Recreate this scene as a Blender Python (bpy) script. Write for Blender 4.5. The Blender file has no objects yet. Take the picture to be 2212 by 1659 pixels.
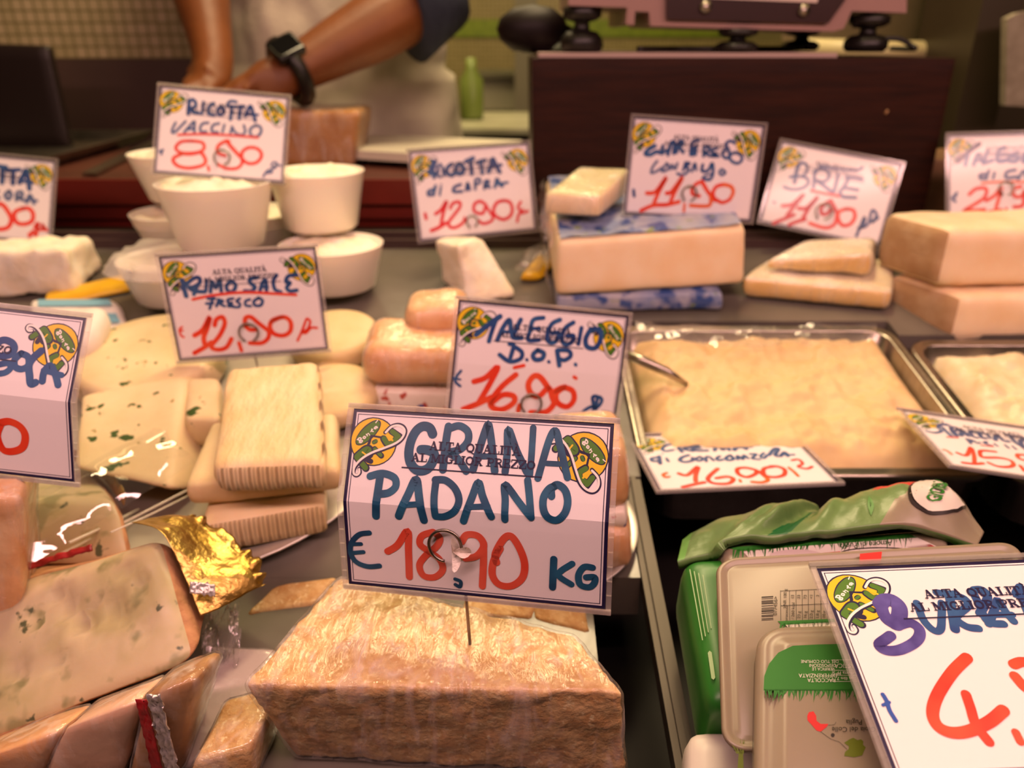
import bpy, bmesh, math, random
from mathutils import Vector as V, Matrix, noise
R = math.radians
rnd = random.Random(7)
SC = bpy.context.scene
COL = SC.collection

# ---------------------------------------------------------------- camera
CZ = 1.15                       # lens height above the floor
PITCH = R(24)
FPX = 1662.0
cd = bpy.data.cameras.new('camera')
cam = bpy.data.objects.new('camera', cd)
COL.objects.link(cam)
cam.location = (0, 0, CZ)
cam.rotation_euler = (R(90) - PITCH, 0, 0)
cd.sensor_width = 36
cd.lens = FPX / 2212 * 36
cd.clip_start = 0.02
cd.dof.use_dof = True
cd.dof.focus_distance = 0.352
cd.dof.aperture_fstop = 7.0
SC.camera = cam
# ---------------------------------------------------------------- world, light, exposure
w = bpy.data.worlds.new('shop_ambient')
SC.world = w
w.use_nodes = True
w.node_tree.nodes['Background'].inputs[0].default_value = (0.95, 0.62, 0.34, 1)
w.node_tree.nodes['Background'].inputs[1].default_value = 0.03
SC.view_settings.view_transform = 'Standard'
SC.view_settings.look = 'None'
SC.view_settings.exposure = 0.0
SC.view_settings.gamma = 1.0
SC.view_settings.use_curve_mapping = False
SC.cycles.use_denoising = True
SC.cycles.max_bounces = 8
SC.cycles.transparent_max_bounces = 16
SC.cycles.sample_clamp_indirect = 4
SC.cycles.caustics_reflective = False
SC.cycles.caustics_refractive = False

def area(name, loc, target, sx, sy, power, col):
    l = bpy.data.lights.new(name, 'AREA')
    l.shape = 'RECTANGLE'; l.size = sx; l.size_y = sy
    l.energy = power; l.color = col
    o = bpy.data.objects.new(name, l); COL.objects.link(o)
    o.location = (loc[0], loc[1], loc[2] + CZ)
    d = V((target[0] - loc[0], target[1] - loc[1], target[2] - loc[2]))
    o.rotation_euler = d.to_track_quat('-Z', 'Y').to_euler()
    return o

area('rose_case_tube', (0.2, 0.06, 0.42), (0.1, 0.60, -0.22), 2.0, 0.05, 12.8, (1.0, 0.545, 0.50))
area('warm_case_tube', (0.0, 0.84, 0.62), (0.0, 0.60, -0.25), 2.2, 0.06, 1.9, (1.0, 0.70, 0.30))
area('background_fill', (-0.4, 2.4, 1.7), (-0.4, 2.6, 0.0), 1.6, 0.8, 60.0, (1.0, 0.76, 0.40))  # unseen light added overhead to brighten the background and far wall
area('counter_fill', (0.15, 1.12, 1.25), (-0.45, 1.55, 0.05), 0.9, 0.25, 26.0, (1.0, 0.74, 0.42))  # unseen fill added to lift the apron, arms and mosaic wall

# ---------------------------------------------------------------- placing helpers (metres)
cp, sp = math.cos(PITCH), math.sin(PITCH)
def ray(px, py):
    a = (px - 1106) / FPX; b = (829.5 - py) / FPX
    return V((a, cp + b * sp, -sp + b * cp))
def A(px, py, Y):               # point at distance Y into the shop
    d = ray(px, py); q = d * (Y / d.y); q.z += CZ; return q
def Zp(px, py, Z):              # point at height Z (world)
    d = ray(px, py); q = d * ((Z - CZ) / d.z); q.z += CZ; return q
def dz(Y): return CZ - 0.398 + 0.2 * Y      # the sloping display deck
def Dk(px, py, h=0.0):          # point on the deck (or h above it)
    d = ray(px, py); t = (0.398 - h) / (0.2 * d.y - d.z); q = d * t; q.z += CZ; return q

# ---------------------------------------------------------------- materials
MATS = {}
def lin(c):
    return tuple(((x / 12.92) if x <= 0.04045 else ((x + 0.055) / 1.055) ** 2.4) for x in c)
def h(s):
    return lin(tuple(int(s[i:i + 2], 16) / 255 for i in (0, 2, 4)))
def M(name, c1, c2=None, sc=30, rough=.5, bump=0, bs=None, metal=0, sss=0, lo=.35, hi=.65, coat=0, st=None, spots=(), spec=.5, det=5, trans=0, sssr=.006, rib=None, weave=None):
    m = bpy.data.materials.new(name); m.use_nodes = True
    nt = m.node_tree; N = nt.nodes; L = nt.links
    b = N['Principled BSDF']
    b.inputs['Roughness'].default_value = rough
    b.inputs['Metallic'].default_value = metal
    b.inputs['Specular IOR Level'].default_value = spec
    b.inputs['Coat Weight'].default_value = coat
    b.inputs['Coat Roughness'].default_value = .08
    b.inputs['Transmission Weight'].default_value = trans
    if sss:
        b.inputs['Subsurface Weight'].default_value = sss
        b.inputs['Subsurface Radius'].default_value = (1, .6, .3)
        b.inputs['Subsurface Scale'].default_value = sssr
    tc = N.new('ShaderNodeTexCoord'); mp = N.new('ShaderNodeMapping')
    L.new(tc.outputs['Object'], mp.inputs[0])
    if st: mp.inputs['Scale'].default_value = st
    def nz(scale, off=0, d=det):
        n = N.new('ShaderNodeTexNoise'); n.inputs['Scale'].default_value = scale; n.inputs['Detail'].default_value = d
        if off:
            m2 = N.new('ShaderNodeMapping'); m2.inputs['Location'].default_value = (off, off * 1.7, off * .3)
            L.new(mp.outputs[0], m2.inputs[0]); L.new(m2.outputs[0], n.inputs['Vector'])
        else: L.new(mp.outputs[0], n.inputs['Vector'])
        return n
    def rng(n, lo, hi):
        r = N.new('ShaderNodeMapRange'); r.inputs[1].default_value = lo; r.inputs[2].default_value = hi
        L.new(n.outputs[0], r.inputs[0]); return r
    src = None
    c1 = tuple(c1) + (1,)
    if c2:
        mx = N.new('ShaderNodeMix'); mx.data_type = 'RGBA'
        mx.inputs[6].default_value = c1; mx.inputs[7].default_value = tuple(c2) + (1,)
        L.new(rng(nz(sc), lo, hi).outputs[0], mx.inputs[0]); src = mx.outputs[2]
    for i, (c, s, l0, h0) in enumerate(spots):
        mx = N.new('ShaderNodeMix'); mx.data_type = 'RGBA'
        if src: L.new(src, mx.inputs[6])
        else: mx.inputs[6].default_value = c1
        mx.inputs[7].default_value = tuple(c) + (1,)
        L.new(rng(nz(s, 3.1 + i * 2.3, 3), l0, h0).outputs[0], mx.inputs[0]); src = mx.outputs[2]
    if src: L.new(src, b.inputs['Base Color'])
    else: b.inputs['Base Color'].default_value = c1
    if bump:
        bp = N.new('ShaderNodeBump'); bp.inputs['Strength'].default_value = 1; bp.inputs['Distance'].default_value = bump
        L.new(nz(bs or sc, 9).outputs[0], bp.inputs['Height']); L.new(bp.outputs[0], b.inputs['Normal'])
    if rib or weave:
        se = N.new('ShaderNodeSeparateXYZ'); L.new(tc.outputs['Object'], se.inputs[0])
        def wav(axis, per):
            k = N.new('ShaderNodeMath'); k.operation = 'MULTIPLY'; k.inputs[1].default_value = 2 * math.pi / per
            s = N.new('ShaderNodeMath'); s.operation = 'SINE'
            L.new(se.outputs[axis], k.inputs[0]); L.new(k.outputs[0], s.inputs[0]); return s
        if rib: hgt = wav(0, rib[0])
        else:
            a, b2 = wav(0, weave[0]), wav(1, weave[0] * 1.3); hgt = N.new('ShaderNodeMath'); hgt.operation = 'MULTIPLY'
            L.new(a.outputs[0], hgt.inputs[0]); L.new(b2.outputs[0], hgt.inputs[1])
        b3 = N.new('ShaderNodeBump'); b3.inputs['Distance'].default_value = (rib or weave)[1]; L.new(hgt.outputs[0], b3.inputs['Height'])
        if bump: L.new(bp.outputs[0], b3.inputs['Normal'])
        L.new(b3.outputs[0], b.inputs['Normal'])
    MATS[name] = m
    return m

def clear(name, ior=1.45, rough=.05, gain=1.0, bump=0, bs=60, st=None, tint=(1, 1, 1), veil=0, veilc=(.9, .85, .8), vn=None):
    """thin clear plastic: lets light through, mirrors at a glance, wrinkles by bump"""
    m = bpy.data.materials.new(name); m.use_nodes = True
    nt = m.node_tree; N = nt.nodes; L = nt.links
    N.remove(N['Principled BSDF']); out = N['Material Output']
    t = N.new('ShaderNodeBsdfTransparent'); t.inputs[0].default_value = tuple(tint) + (1,)
    g = N.new('ShaderNodeBsdfGlossy'); g.inputs['Roughness'].default_value = rough
    fr = N.new('ShaderNodeLayerWeight'); fr.inputs[0].default_value = .5
    f0 = ((ior - 1) / (ior + 1)) ** 2
    pw = N.new('ShaderNodeMath'); pw.operation = 'POWER'; pw.inputs[1].default_value = 5; L.new(fr.outputs['Facing'], pw.inputs[0])
    mu = N.new('ShaderNodeMath'); mu.operation = 'MULTIPLY_ADD'; mu.inputs[1].default_value = (1 - f0) * min(1.0, gain); mu.inputs[2].default_value = f0 * gain; mu.use_clamp = True
    L.new(pw.outputs[0], mu.inputs[0])
    mx = N.new('ShaderNodeMixShader')
    L.new(mu.outputs[0], mx.inputs[0]); L.new(t.outputs[0], mx.inputs[1]); L.new(g.outputs[0], mx.inputs[2])
    if bump:
        tc = N.new('ShaderNodeTexCoord'); mp = N.new('ShaderNodeMapping'); L.new(tc.outputs['Object'], mp.inputs[0])
        if st: mp.inputs['Scale'].default_value = st; mp.inputs['Rotation'].default_value = (.3, .5, .6)
        n = N.new('ShaderNodeTexNoise'); n.inputs['Scale'].default_value = bs; n.inputs['Detail'].default_value = 4; n.inputs['Distortion'].default_value = .8
        L.new(mp.outputs[0], n.inputs['Vector'])
        bp = N.new('ShaderNodeBump'); bp.inputs['Distance'].default_value = bump
        L.new(n.outputs[0], bp.inputs['Height']); L.new(bp.outputs[0], g.inputs['Normal'])
    fin = mx
    if veil:
        d = N.new('ShaderNodeBsdfDiffuse'); d.inputs[0].default_value = tuple(veilc) + (1,)
        m2 = N.new('ShaderNodeMixShader'); m2.inputs[0].default_value = veil
        if vn:                      # whitish creases where the film bunches up
            tc = N.new('ShaderNodeTexCoord'); mp2 = N.new('ShaderNodeMapping'); L.new(tc.outputs['Object'], mp2.inputs[0])
            mp2.inputs['Scale'].default_value = vn[1]; mp2.inputs['Rotation'].default_value = (.2, .6, .3)
            n2 = N.new('ShaderNodeTexNoise'); n2.inputs['Scale'].default_value = vn[0]; n2.inputs['Detail'].default_value = 5; n2.inputs['Distortion'].default_value = 1.5
            L.new(mp2.outputs[0], n2.inputs['Vector'])
            rr = N.new('ShaderNodeMapRange'); rr.inputs[1].default_value = .48; rr.inputs[2].default_value = .72; rr.inputs[3].default_value = veil * .4; rr.inputs[4].default_value = vn[2]
            L.new(n2.outputs[0], rr.inputs[0]); L.new(rr.outputs[0], m2.inputs[0])
        L.new(mx.outputs[0], m2.inputs[1]); L.new(d.outputs[0], m2.inputs[2]); fin = m2
    L.new(fin.outputs[0], out.inputs[0])
    MATS[name] = m
    return m

cream = M('fresh_curd', h('f6ecd2'), h('efe0bd'), 18, .55, .0012, 55, sss=.25)
ricotta = M('ricotta_curd', h('f8f0de'), h('eee0c2'), 40, .7, .0014, 120, sss=.2)
primo = M('salted_curd', h('e4cfa4'), h('dabf8c'), 24, .5, .0010, 70, sss=.25)
primor = M('ribbed_curd_side', h('e8d2a6'), h('dcc08c'), 24, .5, .0008, 70, sss=.2, rib=(.0056, .0016))
primow = M('woven_curd_skin', h('e4cfa4'), h('dabf8c'), 30, .5, .0016, 75, sss=.2, st=(2.6, 1, 1))
herb = M('herb_curd', h('e4d2a8'), h('dac394'), 24, .5, .0008, 70, sss=.2, spots=((h('37521e'), 66, .64, .665), (h('8a7a3c'), 90, .68, .72)))
blue = M('veined_paste', h('c8b898'), h('bca882'), 12, .38, .0006, 40, sss=.3, lo=.3, hi=.75,
         spots=((h('b3a67c'), 26, .48, .62), (h('8f8a62'), 45, .57, .66), (h('565a40'), 80, .655, .70)))
rind = M('pinkish_rind', h('c9966a'), h('9c6a44'), 60, .8, .0018, 160)
grana = M('grainy_paste', h('d6b27a'), h('c4965a'), 120, .6, .0016, 230, sss=.12, lo=.40, hi=.60, spots=((h('e6cf9c'), 300, .58, .70), (h('b98a4c'), 60, .62, .78)))
grana_rind = M('hard_rind', h('d9b26a'), h('c0904a'), 40, .6, .001, 120)
tal = M('washed_rind', h('e7b682'), h('d79a62'), 34, .5, .0008, 90, sss=.15, spots=((h('f0d2a4'), 18, .55, .7),))
pale = M('pale_paste', h('f6e2be'), h('efd2a4'), 26, .5, .0006, 60, sss=.2, spots=((h('a9743f'), 38, .735, .75),))
goat_rind_shaded = M('shaded_side_rind', h('c9ac86'), h('b8946a'), 45, .8, .0012, 100)
brie_rind = M('bloomy_rind', h('f0e6cf'), h('e0cfa6'), 30, .8, .001, 110)
brie_paste = M('soft_paste', h('efd08a'), h('e4bc6a'), 30, .4, .0006, 60, sss=.2)
tubm = M('white_tub_plastic', h('f1e8da'), None, rough=.35, sss=.2, sssr=.004)
waxp = M('crumpled_paper', h('f0eae2'), h('e2d9cf'), 20, .6, .002, 40)
printed = M('printed_wrapper', h('efe4d6'), h('e0cfc0'), 30, .35, .001, 40, spots=((h('b5503f'), 85, .60, .63), (h('4a4f94'), 75, .60, .63)))
bluewrap = M('blue_printed_wrapper', h('a9aab4'), h('7f8db0'), 30, .3, .0012, 40, spots=((h('34508c'), 60, .50, .60), (h('7f9048'), 60, .64, .70)))
steel = M('brushed_steel', h('b9b0a4'), h('a59c90'), 40, .28, metal=1, st=(1, 12, 1))
platem = M('satin_steel_plate', h('d6d0c6'), None, rough=.38, metal=.8)
steeld = M('dull_steel', h('8d857a'), h('7a7268'), 40, .38, metal=1)
wire = M('pin_wire', h('8b8176'), None, rough=.3, metal=1)
stone = M('grey_stone', h('6e685f'), h('5a554d'), 8, .2, .0002, 60)
black = M('black_plastic', h('16120f'), None, rough=.4)
blackm = M('dark_lacquer', h('0e0b09'), h('15110e'), 12, .5, spec=.2)
wood = M('dark_walnut_veneer', h('33170c'), h('200d07'), 14, .5, .0004, 60, spec=.15, st=(1, 6, 14), lo=.3, hi=.7)
redw = M('oxblood_counter', h('7a2a20'), h('6a2219'), 10, .30, .0003, 40)
redtop = M('worn_counter_top', h('5d3226'), h('4a261c'), 10, .42, .0004, 40)
brownp = M('brown_metal_panel', h('5c4840'), h('50403a'), 6, .4)
goldf = M('gold_foil', h('c8a862'), h('b08c40'), 40, .34, .0022, 90, metal=1, spots=((h('c23a30'), 30, .66, .69),))
silverf = M('silver_foil', h('c8c0bc'), None, rough=.3, bump=.002, bs=60, metal=.6)
redfoil = M('red_wax_edge', h('a8262a'), h('7d1518'), 60, .35, .001, 80)
paper = M('card_paper', h('efe8ea'), None, rough=.45)
navy = M('navy_print', h('1f1740'), None, rough=.35)
INKM = {'b': M('blue_marker', h('1d3f7c'), h('2f5f92'), 60, .4), 'g': M('grey_blue_marker', h('4a5f8c'), h('5f7398'), 60, .45), 'v': M('violet_marker', h('3a2b7a'), h('5d54a2'), 90, .4),
        'r': M('red_marker', h('e0301a'), h('e8502e'), 50, .4), 'd': M('deep_red_marker', h('c81e10'), None, rough=.4), 'o': M('orange_marker', h('e8641e'), None, rough=.4),
        'p': M('crimson_marker', h('d8242c'), None, rough=.4), 'q': M('faded_red_marker', h('f0907a'), None, rough=.4), 'c': M('bright_blue_marker', h('2450a8'), None, rough=.4),
        't': M('teal_marker', h('123f62'), h('245f80'), 70, .4), 's': M('salmon_red_marker', h('d8452f'), h('e0604a'), 50, .4),
        'k': navy, 'y': M('logo_yellow', h('e8c41a'), None, rough=.4), 'e': M('logo_green', h('4a7a1e'), None, rough=.4), 'w': M('logo_white', h('f4ede6'), None, rough=.4)}
lam = clear('laminate_sleeve', 1.45, .12, .3)
lamedge = clear('laminate_margin', 1.45, .1, 1.2, veil=.16, veilc=(.85, .78, .74))
film = clear('cling_film', 1.5, .10, 1.6, .0022, 42, (1, 1, 5), veil=.06, vn=(60, (1, 1, .25), .30))
film2 = clear('loose_film', 1.5, .07, 2.2, .003, 30, veil=.06)
skin = M('skin', h('80491f'), h('703e1a'), 12, .5, .0004, 90, sss=.1)
apronm = M('apron_cloth', h('cfc5b2'), h('bdb29e'), 10, .85, .001, 200)
navycloth = M('navy_cloth', h('2a3140'), h('222838'), 60, .9, .0006, 300)
hairm = M('dark_hair', h('2a1c12'), None, rough=.6)
pinkm = M('enamelled_metal', h('97776f'), None, rough=.4)
whitepl = M('white_board_plastic', h('d9d2bf'), None, rough=.4)
yellowp = M('yellow_packet', h('e6b81e'), h('d8a416'), 30, .35, .001, 60)
bluep = M('sky_blue_print', h('7fb6cc'), None, rough=.35)
pack = M('translucent_tray', h('8c806c'), None, rough=.32, sss=.2, sssr=.006)
packw = M('label_white', h('d8d0c6'), None, rough=.35)
grn = M('grass_green_print', h('2f7a2a'), h('256a22'), 20, .35)
lgrn = M('pale_green_bag', h('65844c'), h('557440'), 14, .35, .002, 30)
dgrn = M('deep_green_seal', h('0f5a2c'), None, rough=.35)
redp = M('red_print', h('c82a2a'), None, rough=.35)
olive = M('olive_print', h('5d6a14'), None, rough=.35)
textm = M('black_print', h('241c18'), None, rough=.4)

def mosaic(name, pitch, a, b, g):
    m = bpy.data.materials.new(name); m.use_nodes = True
    nt = m.node_tree; N = nt.nodes; L = nt.links; bs = N['Principled BSDF']
    tc = N.new('ShaderNodeTexCoord'); se = N.new('ShaderNodeSeparateXYZ'); co = N.new('ShaderNodeCombineXYZ')
    L.new(tc.outputs['Object'], se.inputs[0]); L.new(se.outputs[0], co.inputs[0]); L.new(se.outputs[2], co.inputs[1])
    br = N.new('ShaderNodeTexBrick'); br.offset = 0; br.squash = 1
    br.inputs['Color1'].default_value = a + (1,); br.inputs['Color2'].default_value = b + (1,); br.inputs['Mortar'].default_value = g + (1,)
    br.inputs['Scale'].default_value = 1; br.inputs['Brick Width'].default_value = pitch; br.inputs['Row Height'].default_value = pitch
    br.inputs['Mortar Size'].default_value = pitch * .10
    L.new(co.outputs[0], br.inputs[0]); L.new(br.outputs[0], bs.inputs['Base Color'])
    bs.inputs['Roughness'].default_value = .3
    return m
mos1 = mosaic('sand_mosaic', .0208, h('d2be96'), h('bcac80'), h('8a8054'))
mos2 = mosaic('olive_mosaic', .0208, h('8a7a4c'), h('7a6c3e'), h('a0946a'))

# ---------------------------------------------------------------- mesh helpers
def link(o, parent=None):
    COL.objects.link(o)
    if parent is not None: o.parent = parent
    return o
def tag(o, label, cat, group=None):
    o['label'] = label; o['category'] = cat
    if group: o['group'] = group
    return o
def thing(name, label, cat, loc, group=None, rot=None):
    o = bpy.data.objects.new(name, None); o.empty_display_size = .02
    COL.objects.link(o); o.location = loc
    if rot is not None: o.rotation_mode = 'QUATERNION'; o.rotation_quaternion = rot
    return tag(o, label, cat, group)
def mk(name, vf, mats, parent=None, root=None, smooth=True, origin=None):
    """vf = (verts, faces[, material index per face]); verts in world metres, or local to the parent when root is 'local'"""
    vs, fs = vf[0], vf[1]
    if not isinstance(mats, (list, tuple)): mats = [mats]
    if root == 'local': off = V((0, 0, 0))
    elif parent is not None:
        p = parent; off = V((0, 0, 0))
        while p is not None: off = off + V(p.location); p = p.parent
    else:
        if origin is None:
            xs = [v[0] for v in vs]; ys = [v[1] for v in vs]
            origin = V(((min(xs) + max(xs)) / 2, (min(ys) + max(ys)) / 2, min(v[2] for v in vs)))
        off = V(origin)
    me = bpy.data.meshes.new(name)
    me.from_pydata([tuple(V(v) - off) for v in vs], [], fs)
    for m in mats: me.materials.append(m)
    if len(vf) > 2 and vf[2]:
        me.polygons.foreach_set('material_index', vf[2])
    if smooth: me.polygons.foreach_set('use_smooth', [True] * len(fs))
    me.update()
    o = bpy.data.objects.new(name, me); link(o, parent)
    if parent is None: o.location = off
    return o
def one(name, label, cat, vf, mats, group=None, smooth=True):
    return tag(mk(name, vf, mats, None, None, smooth), label, cat, group)
def struct(name, vf, mats, smooth=False):
    o = mk(name, vf, mats, None, None, smooth); o['kind'] = 'structure'; return o
def join(*vfs):
    vs, fs, mi = [], [], []
    for k, x in enumerate(vfs):
        b = len(vs); vs += list(x[0]); fs += [tuple(i + b for i in f) for f in x[1]]
        mi += list(x[2]) if len(x) > 2 and x[2] else [0] * len(x[1])
    return vs, fs, mi
def paint(vf, k): return vf[0], vf[1], [k] * len(vf[1])
def box(a, b):
    x0, y0, z0 = a; x1, y1, z1 = b
    vs = [(x0, y0, z0), (x1, y0, z0), (x1, y1, z0), (x0, y1, z0), (x0, y0, z1), (x1, y0, z1), (x1, y1, z1), (x0, y1, z1)]
    return vs, [(0, 3, 2, 1), (4, 5, 6, 7), (0, 1, 5, 4), (1, 2, 6, 5), (2, 3, 7, 6), (3, 0, 4, 7)]
def frac(p, o=4): return noise.fractal(p, 1.0, 2.0, o)
def hexa(P, r=.006, res=.006, amp=.0008, ns=45, seed=0, sides=None, warp=None, octv=4, nmax=46, ridge=None):
    """rounded, lumpy solid spanning eight corners FTL FTR FBR FBL BTL BTR BBR BBL"""
    P = [V(p) for p in P]
    lx = ((P[1] - P[0]).length + (P[6] - P[7]).length) / 2; ly = ((P[4] - P[0]).length + (P[6] - P[2]).length) / 2; lz = ((P[0] - P[3]).length + (P[5] - P[6]).length) / 2
    a = (lx / 2, ly / 2, lz / 2); r = min(r, min(a) * .95)
    n = [max(4, min(nmax, int(2 * q / res))) for q in a]
    def T(i, k): return math.sin((i / n[k] * 2 - 1) * math.pi / 2)
    idx = {}; vs = []; fs = []; mi = []
    def vert(i, j, k):
        key = (i, j, k)
        if key in idx: return idx[key]
        p = V((T(i, 0) * a[0], T(j, 1) * a[1], T(k, 2) * a[2]))
        c = V([max(-(a[q] - r), min(a[q] - r, p[q])) for q in range(3)])
        d = p - c
        if d.length > 1e-9: p = c + d.normalized() * r
        u, v_, w_ = [(p[q] / a[q] + 1) / 2 for q in range(3)]
        if warp: u, v_, w_ = warp(u, v_, w_)
        top = (P[0] * (1 - u) + P[1] * u) * (1 - v_) + (P[4] * (1 - u) + P[5] * u) * v_
        bot = (P[3] * (1 - u) + P[2] * u) * (1 - v_) + (P[7] * (1 - u) + P[6] * u) * v_
        vs.append(bot * (1 - w_) + top * w_); idx[key] = len(vs) - 1
        return idx[key]
    def quad(f, s): fs.append(f); mi.append((sides or {}).get(s, 0))
    nx, ny, nz = n
    for i in range(nx):
        for k in range(nz):
            quad((vert(i, 0, k), vert(i + 1, 0, k), vert(i + 1, 0, k + 1), vert(i, 0, k + 1)), 'f')
            quad((vert(i + 1, ny, k), vert(i, ny, k), vert(i, ny, k + 1), vert(i + 1, ny, k + 1)), 'b')
    for j in range(ny):
        for k in range(nz):
            quad((vert(0, j + 1, k), vert(0, j, k), vert(0, j, k + 1), vert(0, j + 1, k + 1)), 'l')
            quad((vert(nx, j, k), vert(nx, j + 1, k), vert(nx, j + 1, k + 1), vert(nx, j, k + 1)), 'r')
    for i in range(nx):
        for j in range(ny):
            quad((vert(i, j, nz), vert(i + 1, j, nz), vert(i + 1, j + 1, nz), vert(i, j + 1, nz)), 't')
            quad((vert(i, j + 1, 0), vert(i + 1, j + 1, 0), vert(i + 1, j, 0), vert(i, j, 0)), 'd')
    me = bpy.data.meshes.new('tmp'); me.from_pydata([tuple(v) for v in vs], [], fs); me.update()
    nr = [V(v.normal) for v in me.vertices]; bpy.data.meshes.remove(me)
    so = V((seed * 3.7, seed * 1.3, seed * 2.1))
    out = []
    for v, q in zip(vs, nr):
        d = amp * frac(v * ns + so, octv) if amp else 0
        if ridge and abs(q.z) < .6:
            d += ridge[0] * math.sin((v.x + v.y * .6) * ridge[1])
        out.append(v + q * d)
    return out, fs, mi
def grow(vf, off):
    me = bpy.data.meshes.new('tmp'); me.from_pydata([tuple(v) for v in vf[0]], [], vf[1]); me.update()
    o = [V(v.co) + V(v.normal) * off for v in me.vertices]; bpy.data.meshes.remove(me)
    return o, vf[1]
def bx(TL, TR, BR, BL, Y, back, backB=None, **k):
    """solid whose front face has these image corners at depth Y (or Y left, right[, top left, top right]); back = offset of the rear face"""
    Y = Y if isinstance(Y, tuple) else (Y, Y)
    t = Y[2:] if len(Y) == 4 else Y
    F = [A(*TL, t[0]), A(*TR, t[1]), A(*BR, Y[1]), A(*BL, Y[0])]
    b = V(back); bb = V(backB) if backB else b
    return [F[0], F[1], F[2], F[3], F[0] + b, F[1] + b, F[2] + bb, F[3] + bb]
def solid(P, **k): return hexa(P, **k)
def tube(pts, r, seg=10, closed=False):
    pts = [V(p) for p in pts]; n = len(pts); vs = []; fs = []
    rr = r if isinstance(r, (list, tuple)) else [r] * n
    up = V((0, 0, 1)); prev = None
    for i, p in enumerate(pts):
        a = pts[(i - 1) % n] if (closed or i > 0) else p; b = pts[(i + 1) % n] if (closed or i < n - 1) else p
        t = (b - a).normalized()
        if prev is None:
            x = t.cross(up)
            if x.length < 1e-4: x = t.cross(V((1, 0, 0)))
            x.normalize()
        else: x = (prev - t * prev.dot(t)).normalized()
        prev = x; y = t.cross(x)
        for s in range(seg):
            an = 2 * math.pi * s / seg
            vs.append(p + (x * math.cos(an) + y * math.sin(an)) * rr[i])
    m = n if closed else n - 1
    for i in range(m):
        for s in range(seg):
            a = i * seg + s; b = i * seg + (s + 1) % seg; c = ((i + 1) % n) * seg + (s + 1) % seg; d = ((i + 1) % n) * seg + s
            fs.append((a, b, c, d))
    if not closed:
        fs.append(tuple(range(seg))[::-1]); fs.append(tuple(range((n - 1) * seg, n * seg)))
    return vs, fs
def lathe(prof, c, seg=40, wob=None):
    vs, fs = [], []
    for (r, z) in prof:
        for s in range(seg):
            an = 2 * math.pi * s / seg
            rr = r * (1 + (wob(an, z) if wob else 0))
            vs.append(V((c[0] + rr * math.cos(an), c[1] + rr * math.sin(an), c[2] + z)))
    for i in range(len(prof) - 1):
        for s in range(seg):
            fs.append((i * seg + s, i * seg + (s + 1) % seg, (i + 1) * seg + (s + 1) % seg, (i + 1) * seg + s))
    return vs, fs
def sheet(fn, nu, nv, thick=0.0):
    vs = [V(fn(i / nu, j / nv)) for j in range(nv + 1) for i in range(nu + 1)]
    fs = [(j * (nu + 1) + i, j * (nu + 1) + i + 1, (j + 1) * (nu + 1) + i + 1, (j + 1) * (nu + 1) + i) for j in range(nv) for i in range(nu)]
    if thick:
        o, _ = grow((vs, fs), -thick); b = len(vs); w_ = nu + 1; vs = vs + o
        fs2 = [tuple(i + b for i in f[::-1]) for f in fs]
        edge = [i for i in range(nu)] ; rim = []
        loop = list(range(nu + 1)) + [j * w_ + nu for j in range(1, nv + 1)] + [nv * w_ + i for i in range(nu - 1, -1, -1)] + [j * w_ for j in range(nv - 1, 0, -1)]
        for q in range(len(loop)):
            a, c = loop[q], loop[(q + 1) % len(loop)]; rim.append((a, a + b, c + b, c))
        fs = fs + fs2 + rim
    return vs, fs
def crom(pts, k=6, closed=False):
    n = len(pts)
    if n < 3: return list(pts)
    out = []
    for i in range(n if closed else n - 1):
        g = lambda j: pts[j % n] if closed else pts[max(0, min(n - 1, j))]
        p0, p1, p2, p3 = g(i - 1), g(i), g(i + 1), g(i + 2)
        for s in range(k):
            t = s / k
            out.append(tuple(.5 * ((2 * p1[q]) + (-p0[q] + p2[q]) * t + (2 * p0[q] - 5 * p1[q] + 4 * p2[q] - p3[q]) * t * t + (-p0[q] + 3 * p1[q] - 3 * p2[q] + p3[q]) * t ** 3) for q in range(len(p1))))
    if not closed: out.append(tuple(pts[-1]))
    return out
def ribbon(pts, wd, cap=7):
    """flat pen stroke with round ends in 2D -> (verts2d, faces)"""
    P = [V((p[0], p[1])) for p in pts]; r = wd / 2
    Q = [P[0]]
    for p in P[1:]:
        if (p - Q[-1]).length > r * .08: Q.append(p)
    P = Q; vs = []; fs = []
    if len(P) == 1:
        c = P[0]; vs = [c + V((math.cos(t), math.sin(t))) * r for t in [2 * math.pi * i / 12 for i in range(12)]]
        return vs, [tuple(range(12))]
    n = len(P)
    for i, p in enumerate(P):
        t = (P[min(n - 1, i + 1)] - P[max(0, i - 1)]).normalized(); q = V((-t.y, t.x)) * r
        vs += [p + q, p - q]
    for i in range(n - 1): fs.append((2 * i, 2 * i + 1, 2 * i + 3, 2 * i + 2))
    for e, s in ((0, -1), (n - 1, 1)):
        t = (P[1] - P[0] if e == 0 else P[-1] - P[-2]).normalized() * s; q = V((-t.y, t.x)); b = len(vs)
        for i in range(cap + 1):
            an = -math.pi / 2 + math.pi * i / cap
            vs.append(P[e] + (t * math.cos(an) + q * math.sin(an)) * r)
        fs.append(tuple(range(b, b + cap + 1)))
    return vs, fs
def flat(items, fn):
    """items: (verts2d, faces, material index, layer) -> verts by fn(x, y, layer)"""
    vs, fs, mi = [], [], []
    for v2, f2, k, ly in items:
        b = len(vs); vs += [fn(p[0], p[1], ly) for p in v2]; fs += [tuple(i + b for i in f) for f in f2]; mi += [k] * len(f2)
    return vs, fs, mi
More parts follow.
